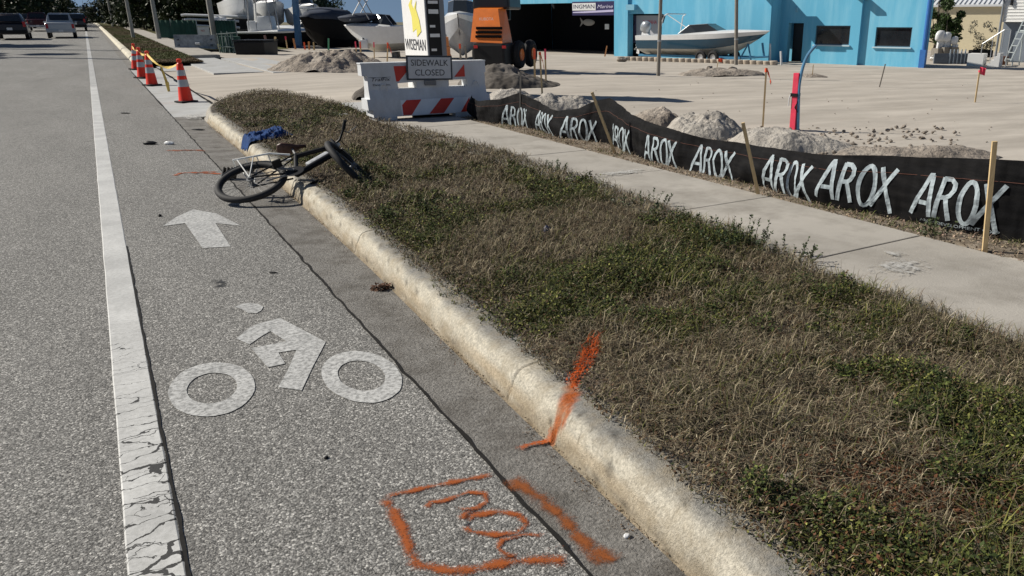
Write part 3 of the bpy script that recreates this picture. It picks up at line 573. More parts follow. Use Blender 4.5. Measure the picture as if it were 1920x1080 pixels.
# pink post and blue conduit
B = hit(1492, 243); dB = depth_of(B); t = thing('marker_post', 'bright pink painted post with torn tape beside the bent blue conduit', 'post', B)
T = W(1491, 137, dB)-B; MB().box(T/2, (.095, .095, T.length), rz=.3, bev=.006).build('shaft', mat('pink_paint', (.75, .045, .1), .55, vary=.15, vscale=9, dirt=(.5, .05, .06), dscale=5), t)
mb = MB(); mb.tube([T*.62+UR*.06, T*.58+UR*.05-FW*.06, T*.4-FW*.055-UR*.02, T*.3+UR*.03-FW*.06], .012, 5); mb.box(T*.62, (.115, .115, .05), rz=.3); mb.build('black_tape', M_blk, t)
mb = MB(); mb.tube([T*.66-UR*.06, T*.55-UR*.10, T*.42-UR*.11], .009, 5); mb.build('string', M_wht, t)
P = [W(*q, dB-.05) for q in ((1496, 243), (1497, 200), (1498, 165), (1502, 140), (1508, 118), (1517, 100), (1530, 85))]
t = thing('conduit', 'bent blue plastic conduit rising beside the bright pink post', 'pipe', P[0]); mb = MB(); mb.tube([p-P[0] for p in [P[0].lerp(P[1], 0)]+[Vector(cat([tuple(q) for q in P], i*.25)) for i in range(1, 25)]], .024, 8); mb.build('tube', mat('blue_conduit', (.09, .25, .42), .45, vary=.2), t, smooth=True)
# two tall bare posts
def tallpost(b, tpx, r, label):
    B = hit(*b); dd = depth_of(B); T = W(*tpx, dd); t = thing('tall_post', label, 'post', B); d = (T-B).normalized(); mb = MB()
    mb.tube([d*-.1, d*1.5, d*3.2, d*5.2], [r*1.05, r, r*.95, r*.85], 10); mb.build('shaft', M_gry, t, smooth=True); MB().tube([d*1.1, d*1.16], r*1.1, 10).build('band', M_metal, t)
tallpost((1234, 143), (1239, 0), .062, 'slim weathered post standing in front of the silver outboard motor')
tallpost((1380, 122), (1381, 0), .085, 'tall weathered post standing in front of the boat bow')
# ================================================================ TRAFFIC CONES + TAPE
M_cone = mat('cone_orange', (.86, .035, .008), .45, vary=.06, vscale=8, dirt=(.45, .05, .02), dscale=6, damt=.35); M_ref = mat('reflective_band', (.42, .44, .46), .35, spec=.7, vary=.1)
def cone():
    t = thing('traffic_cone', '', 'traffic cone')
    MB().box((0, 0, .018), (.36, .36, .036), bev=.012).build('base', M_rub2, t)
    prof = [(.150, .036), (.142, .06), (.112, .33)]; MB().lathe(prof, 28).build('lower_body', M_cone, t, smooth=True)
    MB().lathe([(.113, .33), (.098, .48)], 28).build('reflective_band', M_ref, t, smooth=True)
    MB().lathe([(.0975, .48), (.089, .56)], 28).build('middle_body', M_cone, t, smooth=True)
    MB().lathe([(.090, .56), (.078, .68)], 28).build('reflective_band', M_ref, t, smooth=True)
    MB().lathe([(.0775, .68), (.062, .80), (.052, .815)], 28).build('upper_body', M_cone, t, smooth=True)
    MB().lathe([(.052, .81), (.038, .83), (.05, .86), (.052, .90), (.03, .915), (0, .917)], 20).build('handle', M_cone, t, smooth=True)
    return t
c0 = cone(); cl = ['nearest orange traffic cone beside the kerb end', 'second nearest orange traffic cone of the taped row', 'third orange traffic cone, mostly beside the second one', 'farthest orange traffic cone of the taped row']
cps = []
for i, b in enumerate([(348, 193), (284, 161), (266, 147), (254, 131)]):
    o = c0 if i == 0 else copy_tree(c0); p = atz(*b, 0)+Vector((.03, .14, 0)); p.z = .004; place(o, p, .2*i+.35, (.02*(i-1), .015*i)); tag(o, cl[i], 'traffic cone', 'orange traffic cones across the driveway'); cps.append(p)
mb = MB()
def sag(a, b, s): return [a.lerp(b, k/10)+Vector((0, 0, -s*4*(k/10)*(1-k/10))) for k in range(11)]
P = []
for a, b in zip(cps, cps[1:]): P += sag(a+Vector((0, 0, .84)), b+Vector((0, 0, .84)), .22 if a is cps[0] else .08)
vs = []
for i, p in enumerate(P):
    a = .6*sin(i*.9); vs += [p+Vector((sin(a)*.03, 0, cos(a)*.03)), p-Vector((sin(a)*.03, 0, cos(a)*.03))]
mb.add(vs, [(2*i, 2*i+1, 2*i+3, 2*i+2) for i in range(len(P)-1)])
q = P[6]; mb.add([q, q+Vector((.04, 0, .03)), q+Vector((.12, -.1, -.42)), q+Vector((.06, -.1, -.44))], [(0, 1, 2, 3)]); mb.tube([q+Vector((.09, -.1, -.40)), q+Vector((.1, -.12, -.66))], [.05, .03], 6)
o = mb.build('caution_tape', mat('yellow_tape', (.7, .5, .12), .5, vary=.2)); tag(o, 'yellow caution tape sagging between the orange traffic cones', 'tape')
# ================================================================ SIDEWALK CLOSED BARRIER
bt = thing('water_barrier', 'white plastic water filled barrier across the sidewalk with red stripes', 'barrier', (3.53, 12.93, .135), -.03)
M_bar = mat('barrier_plastic', (.68, .70, .72), .55, vary=.1, vscale=3, bump=.25, bscale=25, dirt=(.46, .45, .42), dscale=2.5, damt=.6, stretch=(1, 1, .5))
def th_(z): return lerp_tab([(0, .46), (.1, .46), (.34, .38), (.42, .27), (.9, .22), (.92, .2)], z)
def cell(mb, x0, x1, z0, z1):
    a, b = th_(z0)/2, th_(z1)/2; mb.add([(x0, -a, z0), (x1, -a, z0), (x1, a, z0), (x0, a, z0), (x0, -b, z1), (x1, -b, z1), (x1, b, z1), (x0, b, z1)], [(3, 2, 1, 0), (4, 5, 6, 7), (0, 1, 5, 4), (1, 2, 6, 5), (2, 3, 7, 6), (3, 0, 4, 7)])
mb = MB(); xw = [(.58, .90), (1.44, 1.77)]
cell(mb, .16, .5, 0, .075); cell(mb, 1.5, 1.9, 0, .075); cell(mb, .12, 2.10, .075, .19); cell(mb, .05, 2.15, .19, .36); cell(mb, .10, 2.10, .36, .50)
for a, b in [(.10, .58), (.90, 1.44), (1.77, 2.10)]: cell(mb, a, b, .50, .615)
cell(mb, .10, 2.10, .615, .72); cell(mb, .02, 2.12, .72, .90)
mb.box((1.07, 0, .908), (2.12, .225, .022), bev=.006)
bo = mb.build('body', M_bar, bt); 
M_red = mat('red_sheeting', (.62, .04, .02), .4, vary=.1); M_wsh = mat('white_sheeting', (.78, .82, .85), .35, vary=.08)
def onface(poly, name, m, off=.004, th=.004):
    mb = MB(); vs = [(x, -th_(z)/2-off, z) for x, z in poly]; n = len(poly); vs += [(x, -th_(z)/2-off+th, z) for x, z in poly]
    mb.add(vs, [tuple(range(n)), tuple(range(n, 2*n))[::-1]]+[(i, (i+1) % n, n+(i+1) % n, n+i) for i in range(n)]); return mb.build(name, m, bt)
onface([(.58, .085), (.58, .33), (1.78, .33), (1.78, .085)], 'stripe_panel', M_wsh, .004)
for P in ([(.60, .09), (.60, .25), (.68, .325), (.93, .325), (.74, .09)], [(1.04, .09), (1.27, .325), (1.50, .325), (1.29, .09)], [(1.59, .09), (1.77, .325), (1.77, .09)]): onface(P, 'red_stripe', M_red, .008)
onface([(.50, .59), (.50, .88), (1.75, .88), (1.75, .64)], 'upper_panel', M_bar, .004)
onface([(.56, .62), (.54, .86), (.74, .86), (.74, .76), (.60, .62)], 'red_stripe', M_red, .008); onface([(1.55, .66), (1.74, .86), (1.74, .66)], 'red_stripe', M_red, .008)
for x in (.34, 1.92):
    m2 = MB(); m2.M = Matrix.Translation((x, -.125, .50)) @ Matrix.Rotation(pi/2, 4, 'X') @ Matrix.Diagonal((.8, 1.1, 1, 1)); m2.lathe([(.085, -.01), (.085, .012), (.072, .018), (.06, .008), (.055, -.02), (0, -.025)], 20); m2.build('fill_recess', M_bar, bt, smooth=True)
m2 = MB(); m2.box((.30, -.118, .66), (.36, .006, .075)); m2.build('maker_plate', mat('grey_plate', (.25, .27, .29), .6), bt)
m2 = MB(); m2.text('TrafFix', .08, (.30, -.126, .66), width=.30, thick=.003, shear=.3); m2.text('Devices Inc', .04, (.32, -.13, .575), width=.28, thick=.003); m2.build('lettering', mat('dark_ink', (.03, .035, .05), .6), bt)
m2 = MB(); m2.box((1.14, 0, .035), (.62, .1, .05)); m2.build('fork_slot', M_drk, bt)
st = thing('sidewalk_closed_sign', 'small rectangular SIDEWALK CLOSED sign hung on the white barrier', 'sign', (4.67, 12.77, .965), -.03)
MB().box((0, 0, 0), (.78, .012, .39), bev=.005).build('border', mat('dark_border', (.035, .045, .06), .5), st)
MB().box((0, -.009, 0), (.72, .006, .335)).build('panel', mat('sign_white', (.6, .62, .64), .4, vary=.08), st)
m2 = MB(); m2.text('SIDEWALK', .14, (0, -.014, .075), width=.63, thick=.003); m2.text('CLOSED', .14, (0, -.014, -.08), width=.5, thick=.003); m2.build('lettering', mat('sign_ink', (.04, .045, .055), .5), st)
MB().box((0, -.004, -.24), (.2, .02, .08), bev=.01).build('bracket', mat('bracket_grey', (.2, .2, .2), .6), st)
st.matrix_basis = Matrix.Translation((4.65, 12.745, .955)) @ Matrix.Rotation(-.03, 4, 'Z') @ Matrix.Rotation(.03, 4, 'Y')
# far barrier + green fence + white notice
def lowbarrier(px0, px1, ytop, ybot, d, label, m, name='water_barrier', th=.4):
    a = W(px0, ybot, d); b = W(px1, ybot, d); h = (W(px0, ytop, d)-a).length; L = (b-a).length; t = thing(name, label, 'barrier', a, -AZ)
    mb = MB(); mb.prism([(-.25, 0), (.25, 0), (.25, h*.25), (.12, h*.5), (.1, h), (-.1, h), (-.12, h*.5), (-.25, h*.25)], .05, L-.05, 'x'); mb.build('body', m, t)
    mb = MB()
    for x in (L*.12, L*.9):
        for k in (.3, .55, .8): mb.M = Matrix.Translation((x, -.2 if k < .4 else -.128 if k > .5 else -.14, h*k)); mb.box((0, 0, 0), (.1, .14, .1), bev=.02)
    mb.build('connector_lug', mat('dark_lug', (.09, .11, .14), .6), t); m2 = MB(); m2.box((L*.58, -.16, h*.63), (.26, .1, .12), bev=.04); m2.build('handle_recess', M_wht, t)
    m2 = MB(); m2.text('BARRIER', .12, (L*.32, -.15, h*.63), thick=.004); 
    return t
lowbarrier(332, 411, 66, 108, 44, 'grey white low barrier beyond the cones, next to the green fence', mat('old_barrier', (.30, .33, .36), .7, vary=.3, vscale=4, dirt=(.15, .16, .17), dscale=5, damt=.7))
# green windscreen fence
def meshfence(P, h, label, m, name='green_fence', posts=4):
    t = thing(name, label, 'fence', P[0]); mb = MB(); vs = []
    L = sum((Vector(b)-Vector(a)).length for a, b in zip(P, P[1:])); O = Vector(P[0])
    for i in range(41):
        k = i/40*(len(P)-1); j = min(len(P)-2, int(k)); p = Vector(P[j]).lerp(Vector(P[j+1]), k-j)-O; q = .05*sin(i*1.1)
        for v in range(5): vs.append(p+FW*q*(v/4)+Vector((0, 0, h*v/4*(1-.04*abs(sin(i*.6))))))
    mb.add(vs, [(i*5+v, (i+1)*5+v, (i+1)*5+v+1, i*5+v+1) for i in range(40) for v in range(4)]); mb.build('mesh_screen', m, t)
    for i in range(posts):
        k = i/(posts-1)*(len(P)-1); j = min(len(P)-2, int(k)); p = Vector(P[j]).lerp(Vector(P[j+1]), k-j)-O; MB().tube([p+FW*.06, p+FW*.06+Vector((0, 0, h*1.06))], .035, 8).build('fence_post', M_metal, t)
    return t
M_gfab = mat('green_screen', (.025, .085, .065), .8, vary=.35, vscale=1.5, bump=.4, bscale=8)
meshfence([W(300, 72, 60), W(372, 72, 60)], 1.3, 'dark green mesh fence left of the small white notice', M_gfab)
meshfence([W(405, 68, 50), W(444, 68, 50)], .95, 'green mesh panel right of the small white notice', M_gfab, posts=2)
a = W(373, 66, 52); t = thing('notice_board', 'small white notice board with a red mark hung on the green fence', 'sign', a, -AZ); MB().box((.35, 0, .25), (.72, .02, .48)).build('board', M_wht, t); MB().text('NO', .16, (.3, -.014, .27), thick=.004).build('lettering', mat('red_ink', (.5, .05, .05), .5), t); MB().box((.35, .02, -.35), (.03, .02, .9)).build('post', M_metal, t)
a = W(414, 106, 42); t = thing('pipe_bundle', 'grey green rails and pipes standing right of the low barrier', 'pipes', a, -AZ); mb = MB()
for i in range(7): mb.tube([(i*.13, .1*(i % 2), 0), (i*.13+.06*sin(i), .1*(i % 3), 1.15+.1*sin(i*2))], .03, 6)
mb.tube([(-.05, 0, 1.1), (1.0, 0, 1.18)], .03, 6); mb.tube([(-.05, 0, .5), (1.0, 0, .45)], .03, 6); mb.build('pipes', mat('grey_green_steel', (.14, .19, .18), .6, vary=.3), t)
MB().box((.45, .35, .5), (1.0, .3, 1.0), bev=.05).build('backing_sheet', M_gfab, t)
# ================================================================ SOIL HEAPS
def heap(px0, px1, py, hpx, depth_m, label, m, name='soil_heap', seed=0, amp=.35, rough=1., ry=None, flat=.0, prof=None, n=70):
    a = hit(px0, py); b = hit(px1, py); c = (a+b)/2; L = (b-a).length; dirv = (b-a).normalized(); rz = math.atan2(dirv.y, dirv.x)
    h = (W((px0+px1)/2, py-hpx, depth_of(c))-W((px0+px1)/2, py, depth_of(c))).length
    vs = []; nx = n; ny = max(10, int(n*depth_m/L)) if depth_m/L < 1 else n
    for j in range(ny+1):
        for i in range(nx+1):
            u = -1+2*i/nx; v = -1+2*j/ny; rr = max(0, 1-(abs(u)**2.3+abs(v)**2.1)*(1+.3*fb(u*1.3, v*1.3, 1, seed+2)))
            e = rr**.7; sh = 1 if prof is None else lerp_tab(prof, (u+1)/2)
            z = h*e*sh*(1+amp*fb(u*L*.9, v*depth_m*.9, .7*rough**.5, seed, 3))+h*.09*e**.5*fb(u*L, v*depth_m, 2.2*rough, seed+9, 6)
            vs.append((u*L/2*1.06, v*depth_m/2+depth_m/2*.9, z-.05+(.03 if rr > 0 else 0)))
    o = MB(); o.add(vs, [(j*(nx+1)+i, j*(nx+1)+i+1, (j+1)*(nx+1)+i+1, (j+1)*(nx+1)+i) for j in range(ny) for i in range(nx)])
    ob = o.build(name, m, smooth='all'); ob.matrix_basis = Matrix.Translation(c) @ Matrix.Rotation(rz, 4, 'Z'); tag(ob, label, 'soil heap')
    return ob, c
heap(470, 692, 137, 36, 4.2, 'large heap of broken rubble and soil left of the tall sign', M_rub, 'rubble_heap', 3, .45, 1.6, prof=[(0, .3), (.15, .8), (.45, .9), (.7, 1), (.9, .6), (1, .2)], n=110)
heap(645, 720, 188, 32, 1.6, 'dark small soil heap behind the left edge of the white barrier', M_dpile, 'soil_heap', 5, .4, 1.5)
heap(868, 1062, 166, 42, 3.2, 'black soil heap spilled in front of the orange loader', M_dpile, 'soil_heap', 7, .3, 1.4, prof=[(0, .7), (.3, 1), (.5, .9), (.7, .45), (1, .1)], n=90)
heap(905, 1010, 200, 30, 1.1, 'pale sand heap between the white barrier and the grey stake', M_pile, 'sand_heap', 11, .3, 2)
heap(975, 1125, 208, 26, .9, 'low lumpy sand ridge behind the sagging part of the silt fence', M_pile, 'sand_heap', 13, .5, 3, n=90)
heap(1165, 1300, 240, 36, 1.1, 'grey lumpy soil heap behind the silt fence, left of the rounded sand mound', M_rub, 'soil_heap', 17, .4, 2.5, prof=[(0, .3), (.35, .7), (.65, 1), (.85, .7), (1, .3)], n=90)
heap(1262, 1412, 266, 44, 1.3, 'rounded pale sand mound behind the leaning fence stake', M_pile, 'sand_heap', 19, .3, 3, n=90)
heap(1385, 1640, 292, 50, 1.3, 'long white sand ridge behind the middle of the silt fence', M_pile, 'sand_heap', 23, .3, 1.8, prof=[(0, .7), (.15, 1), (.4, .85), (.7, .6), (1, .25)], n=120)
heap(1570, 1900, 304, 20, 1.0, 'low ridge of clods and gravel behind the right end of the silt fence', M_rub, 'gravel_ridge', 29, .5, 3, n=130)
heap(1288, 1440, 143, 13, 1.6, 'low brown soil heap in front of the blue boat', M_rub, 'soil_heap', 31, .4, 2)
heap(1505, 1560, 146, 7, 1.0, 'flat dark soil patch at the foot of the thin stake', M_rub, 'soil_heap', 37, .4, 2)
# clods on the heaps (uncountable)
mb = MB(); rnd = random.Random(5)
for _ in range(420):
    x = rnd.uniform(1170, 1800); y = rnd.uniform(236, 306) if x > 1400 else rnd.uniform(232, 275)
    p = hit(x, y+4); s = rnd.uniform(.012, .045); mb.blob((p.x, p.y, p.z+rnd.uniform(0, .05)), (s, s, s*.7), rnd.random()*9, .4, 1)
for _ in range(90):
    x = rnd.uniform(930, 1860); y = rnd.uniform(150, 300); p = hit(x, y)
    if p.x < 5.6: continue
    s = rnd.uniform(.008, .022); mb.blob((p.x, p.y, p.z+.01), (s, s, s*.6), rnd.random()*9, .4, 1)
tag(mb.build('soil_clods', M_rub), None, None, None, 'stuff')
# ================================================================ BICYCLE lying half on the kerb
M_frame = mat('black_frame_paint', (.008, .008, .009), .5, spec=.25); M_tyre = mat('bike_tyre', (.018, .018, .019), .75, vary=.3, vscale=20)
M_spk = mat('spoke_steel', (.16, .165, .17), .55); M_wp = mat('white_paint', (.75, .76, .74), .35, vary=.08, dirt=(.4, .38, .33), dscale=12)
bx = Vector((.93, -.30, .15)).normalized(); by0 = Vector((.33, .86, .35)); bn = bx.cross(by0).normalized(); by = bn.cross(bx)
BM = Matrix(((bx.x, by.x, bn.x, 1.10), (bx.y, by.y, bn.y, 8.24), (bx.z, by.z, bn.z, .185), (0, 0, 0, 1)))
bk = bpy.data.objects.new('bicycle', None); COL.objects.link(bk); bk.matrix_basis = BM; tag(bk, 'black and white bicycle lying on its side across the kerb', 'bicycle')
def bwheel(M_):
    wh = MB(); wh.M = M_; wh.torus(.312, .033, 48, 10); w_ = wh.build('wheel', M_tyre, bk, smooth=True); w_.name = 'wheel'
    a = MB(); a.M = M_; a.torus(.283, .011, 48, 6, sq=1.3); a.build('rim', M_frame, w_, smooth=True)
    a = MB(); a.M = M_
    for k in range(28):
        t = 2*pi*k/28; t2 = t+(.5 if k % 2 else -.5); z = .03 if k % 4 < 2 else -.03; a.tube([(.025*cos(t2), .025*sin(t2), z), (.28*cos(t), .28*sin(t), 0)], .0016, 3, cap=False)
    a.build('spokes', M_spk, w_); a = MB(); a.M = M_; a.tube([(0, 0, -.06), (0, 0, .06)], .022, 12); a.tube([(0, 0, -.035), (0, 0, -.03)], .04, 14); a.tube([(0, 0, .03), (0, 0, .035)], .04, 14); a.build('hub', M_spk, w_, smooth=True); return w_
I4 = Matrix.Identity(4); bwheel(I4)
HT0 = Vector((.85, .30, 0)); HT1 = Vector((.815, .44, 0)); ax = (HT1-HT0).normalized(); FAX = Vector((.98, .0, 0))
ST = Matrix.Translation(HT0) @ Matrix.Rotation(radians(62), 4, ax) @ Matrix.Translation(-HT0)
FT = ST @ Matrix.Translation(FAX)
bwheel(FT)
BBp = Vector((.43, -.03, 0)); SC = Vector((.42, .38, 0))
mb = MB(); mb.tube([BBp, HT0], .030, 10); mb.tube([BBp, SC], .023, 10); mb.tube([SC-Vector((-.015, .03, 0)), HT1-ax*.02], .024, 10); mb.tube([HT0-ax*.02, HT1+ax*.02], .022, 10)
for z in (-.055, .055): mb.tube([Vector((0, 0, z)), BBp+Vector((-.04, 0, z*.6))], .009, 8); mb.tube([Vector((0, 0, z)), SC+Vector((-.01, -.02, z*.3))], .008, 8)
mb.build('frame', M_frame, bk, smooth=True)
mb = MB(); mb.M = ST
for z in (-.05, .05): mb.tube([FAX+Vector((0, 0, z)), FAX+Vector((-.04, .17, z)), HT0+Vector((.005, -.03, z*.8))], .012, 8)
mb.tube([HT0+Vector((.005, -.03, -.05)), HT0+Vector((.005, -.03, .05))], .014, 8); mb.build('fork', M_frame, bk, smooth=True)
mb = MB(); mb.M = ST; q = HT1+ax*.13; mb.tube([HT1, q, q+Vector((.05, 0, 0))], .013, 8)
hb = [q+Vector((.05, 0, 0))+Vector(v) for v in ((-.09, .03, -.24), (-.03, .03, -.15), (.01, .01, -.06), (.01, .01, .06), (-.03, .03, .15), (-.09, .03, .24))]
mb.tube(hb, .012, 8); hbo = mb.build('handlebar', M_frame, bk, smooth=True)
for e, f in ((0, 1), (5, 4)):
    m2 = MB(); m2.M = ST; m2.tube([hb[e]+(hb[e]-hb[f])*.1, hb[e].lerp(hb[f], .85)], .018, 10); m2.build('grip', M_rub2, hbo, smooth=True)
    m2 = MB(); m2.M = ST; c = hb[e].lerp(hb[f], .95); m2.tube([c, c+Vector((.05, -.01, (-1 if e == 0 else 1)*.02)), c+Vector((.06, -.01, (-1 if e == 0 else 1)*.13))], .005, 5); m2.build('brake_lever', M_spk, hbo)
m2 = MB(); m2.M = ST; m2.box(q+Vector((.08, .02, 0)), (.05, .04, .06), bev=.01); m2.build('headlamp', M_wht, hbo)
m2 = MB(); m2.M = ST; m2.tube([hb[2], hb[2]+Vector((.1, .04, 0)), HT0+Vector((.12, -.02, -.03)), HT0+Vector((.03, -.1, -.04))], .004, 4); m2.tube([hb[3], hb[3]+Vector((.12, .0, 0)), HT0+Vector((.14, .02, .03)), HT0+Vector((.0, .0, .03))], .004, 4); m2.build('cable', M_blk, bk)
mb = MB(); mb.tube([SC, SC+Vector((-.035, .13, 0))], .012, 8); mb.build('seat_post', M_spk, bk)
sp = SC+Vector((-.04, .15, 0)); mb = MB()
secs = []
for u, wv, hh in ((-.15, .02, .02), (-.13, .07, .035), (-.08, .085, .04), (0, .055, .035), (.07, .025, .028), (.13, .018, .02), (.145, .006, .008)):
    secs.append([sp+Vector((u, hh*.6*cos(a)+.01, wv*sin(a))) for a in [2*pi*k/12 for k in range(12)]])
mb.loft(secs, closed=True); mb.build('saddle', mat('brown_saddle', (.06, .022, .014), .5, vary=.2), bk, smooth='all')
mb = MB(); mb.box((.64, .19, .0), (.27, .06, .06), rz=.67, bev=.018); mb.build('battery_case', mat('silver_case', (.5, .51, .52), .4, vary=.3, vscale=20), bk, smooth=True)
cr = MB(); cr.lathe([(0, -.002), (.085, -.002), (.09, 0), (.085, .003), (0, .003)], 28, (BBp.x, BBp.y, .045)); cr.tube([BBp+Vector((0, 0, .04)), BBp+Vector((0, 0, .06))], .02, 10); cr.build('chainring', M_blk, bk)
for s_, dx, dy in ((1, -.15, .07), (-1, .15, -.05)):
    c = MB(); a = BBp+Vector((0, 0, .06*s_)); b_ = a+Vector((dx, dy, .012*s_)); c.tube([a, b_], .011, 8); k_ = c.build('crank_arm', M_spk, bk); p = MB(); p.box(b_+Vector((0, 0, .05*s_)), (.09, .022, .085), rz=.4, bev=.006); p.build('pedal', M_blk, k_)
mb = MB()
for z in (-.06, .06): mb.tube([SC+Vector((-.05, -.02, z*.4)), (.18, .40, z), (-.18, .40, z)], .010, 6); mb.tube([(0, 0, z*.95), (.02, .40, z)], .006, 6); mb.tube([(0, 0, z*.95), (-.14, .40, z)], .006, 6)
for x in (.16, .05, -.06, -.18): mb.tube([(x, .40, -.06), (x, .40, .06)], .006, 6)
mb.build('rear_rack', M_wp, bk, smooth=True)
mb = MB(); secs = []
for i in range(15):
    a = radians(25+i*8.5); secs.append([Vector(((.358+e)*cos(a), (.358+e)*sin(a), z)) for z, e in ((-.032, -.012), (-.018, 0), (.018, 0), (.032, -.012))])
mb.loft(secs, cap=False); mb.build('mudguard', M_wp, bk, smooth='all')
mb = MB(); mb.tube([BBp+Vector((-.05, -.01, .03)), BBp+Vector((-.26, -.13, .07))], .008, 6); mb.build('kickstand', M_spk, bk)
ch = MB(); ch.tube([(0, .035, .045), BBp+Vector((0, .085, .045))], .004, 5); ch.tube([(0, -.035, .045), BBp+Vector((0, -.085, .045))], .004, 5); ch.build('chain', M_spk, bk)
# pedal broken off, leaning on the tyre
def ped(px_, py_, label, rz, sc=1):
    p = atz(px_, py_, 0); t = thing('broken_pedal', label, 'pedal', p+Vector((0, 0, .055*sc)), rz); mb = MB()
    for y in (-.04, 0, .04): mb.box((0, y*sc, 0), (.10*sc, .016*sc, .10*sc), bev=.004)
    mb.build('cage', M_blk, t); MB().tube([(0, -.055*sc, 0), (0, .055*sc, 0)], .012, 8).build('spindle', M_spk, t); t.matrix_basis = t.matrix_basis @ Matrix.Rotation(.6, 4, 'Y')
ped(432, 336, 'black caged pedal standing on the asphalt beside the left bicycle wheel', .9, 1.15); ped(470, 322, 'small black pedal lying in the gutter behind the bicycle wheel', .3, .8)
# ================================================================ BLUE CLOTH + DEBRIS
def cloth():
    mb = MB(); nx, ny = 60, 40; vs = []
    for j in range(ny+1):
        for i in range(nx+1):
            u = i/nx; v = j/ny; x = 1.50+.66*u+.05*fb(u*2, v*2, 1, 3); y = 11.5+.32*u+.62*(v-.5)*(1-.35*abs(u-.5))*(1+.4*fb(u*3, 2, 1, 8))
            z = gz(x, y)+.05+.07*abs(fb(u*3.2, v*1.8, 1.4, 2))+.035*abs(fb(u*6, v*3, 1.6, 6))+.02*exp(-((u-.8)/.2)**2)
            e = min(u, 1-u, v, 1-v)*8; vs.append((x, y, z*min(1, e)+(1-min(1, e))*(gz(x, y)+.035)))
    mb.add(vs, [(j*(nx+1)+i, j*(nx+1)+i+1, (j+1)*(nx+1)+i+1, (j+1)*(nx+1)+i) for j in range(ny) for i in range(nx)])
    o = mb.build('crumpled_shirt', mat('blue_cloth', (.012, .045, .15), .85, spec=.2, vary=.35, vscale=9), smooth='all'); tag(o, 'crumpled blue shirt on the grass edge behind the bicycle', 'shirt')
cloth()
def scrap(px_, py_, d, name, label, cat_, m, seed=1, rz=0, amp=.3):
    p = hit(px_, py_); mb = MB(); mb.blob((0, 0, 0), d, seed, amp, 3); o = mb.build(name, m, smooth='all'); o.matrix_basis = Matrix.Translation(p+Vector((0, 0, d[2]*.7))) @ Matrix.Rotation(rz, 4, 'Z'); tag(o, label, cat_); return o
scrap(281, 271, (.10, .045, .03), 'black_scrap', 'black plastic scrap on the asphalt right of the edge line', 'scrap', M_blk, 2, -.5)
scrap(318, 271, (.08, .035, .028), 'white_scrap', 'white plastic fragment on the asphalt beside the black scrap', 'scrap', M_wht, 3, -.8)
scrap(372, 244, (.11, .03, .012), 'black_strip', 'flat black strip lying in the gutter near the kerb end', 'scrap', M_blk, 4, -.6)
scrap(235, 213, (.09, .04, .012), 'black_strip', 'small dark stain-like scrap on the distant bike lane', 'scrap', M_rub2, 4, -.6)
scrap(300, 406, (.016, .014, .012), 'pebble', 'small black pebble left of the painted arrow', 'pebble', M_blk, 5)
scrap(612, 860, (.009, .008, .006), 'pebble', 'tiny black pebble on the asphalt below the cyclist symbol', 'pebble', M_blk, 6)
scrap(1175, 1008, (.012, .010, .008), 'pebble', 'small pale pebble in the gutter beside the orange stroke', 'pebble', M_wht, 7)
scrap(1475, 906, (.03, .024, .02), 'pale_stone', 'round pale stone in the weeds near the lower right kerb', 'stone', mat('pale_stone', (.55, .5, .42), .8, vary=.2, vscale=30), 8)
scrap(1434, 942, (.022, .016, .014), 'pale_stone', 'small pale stone at the very edge of the kerb top', 'stone', MATS['pale_stone'], 9)
scrap(1027, 448, (.035, .03, .06), 'dark_blue_cap', 'small dark blue object standing in the grass middle', 'litter', mat('navy_plastic', (.01, .012, .04), .5), 10)
scrap(512, 512, (.03, .012, .006), 'leaf_scrap', 'small dark leaf on the asphalt near the tar joint', 'leaf', M_rub2, 4, -.6)
rnd = random.Random(11); mb = MB()
def leafclump(c, n, r, hh, ls, M_):
    mb = MB()
    for _ in range(n):
        a = rnd.uniform(0, 2*pi); q = r*sqrt(rnd.random()); p = Vector((c[0]+q*cos(a)*1.4, c[1]+q*sin(a), c[2]+rnd.uniform(.003, hh))); u = Vector((rnd.uniform(-1, 1), rnd.uniform(-1, 1), rnd.uniform(-.4, .4))).normalized()*ls; v = u.cross(Vector((0, 0, 1))).normalized()*ls*.35+Vector((0, 0, rnd.uniform(-.3, .3)*ls))
        mb.add([p-u, p+v, p+u, p-v], [(0, 1, 2, 3)])
    return mb
p = hit(715, 542); o = leafclump(p, 90, .045, .03, .022, 0).build('dead_leaf_clump', mat('dead_leaf', (.10, .045, .022), .8, vary=.4, vscale=30)); tag(o, 'reddish brown clump of dead leaves in the gutter', 'leaves')
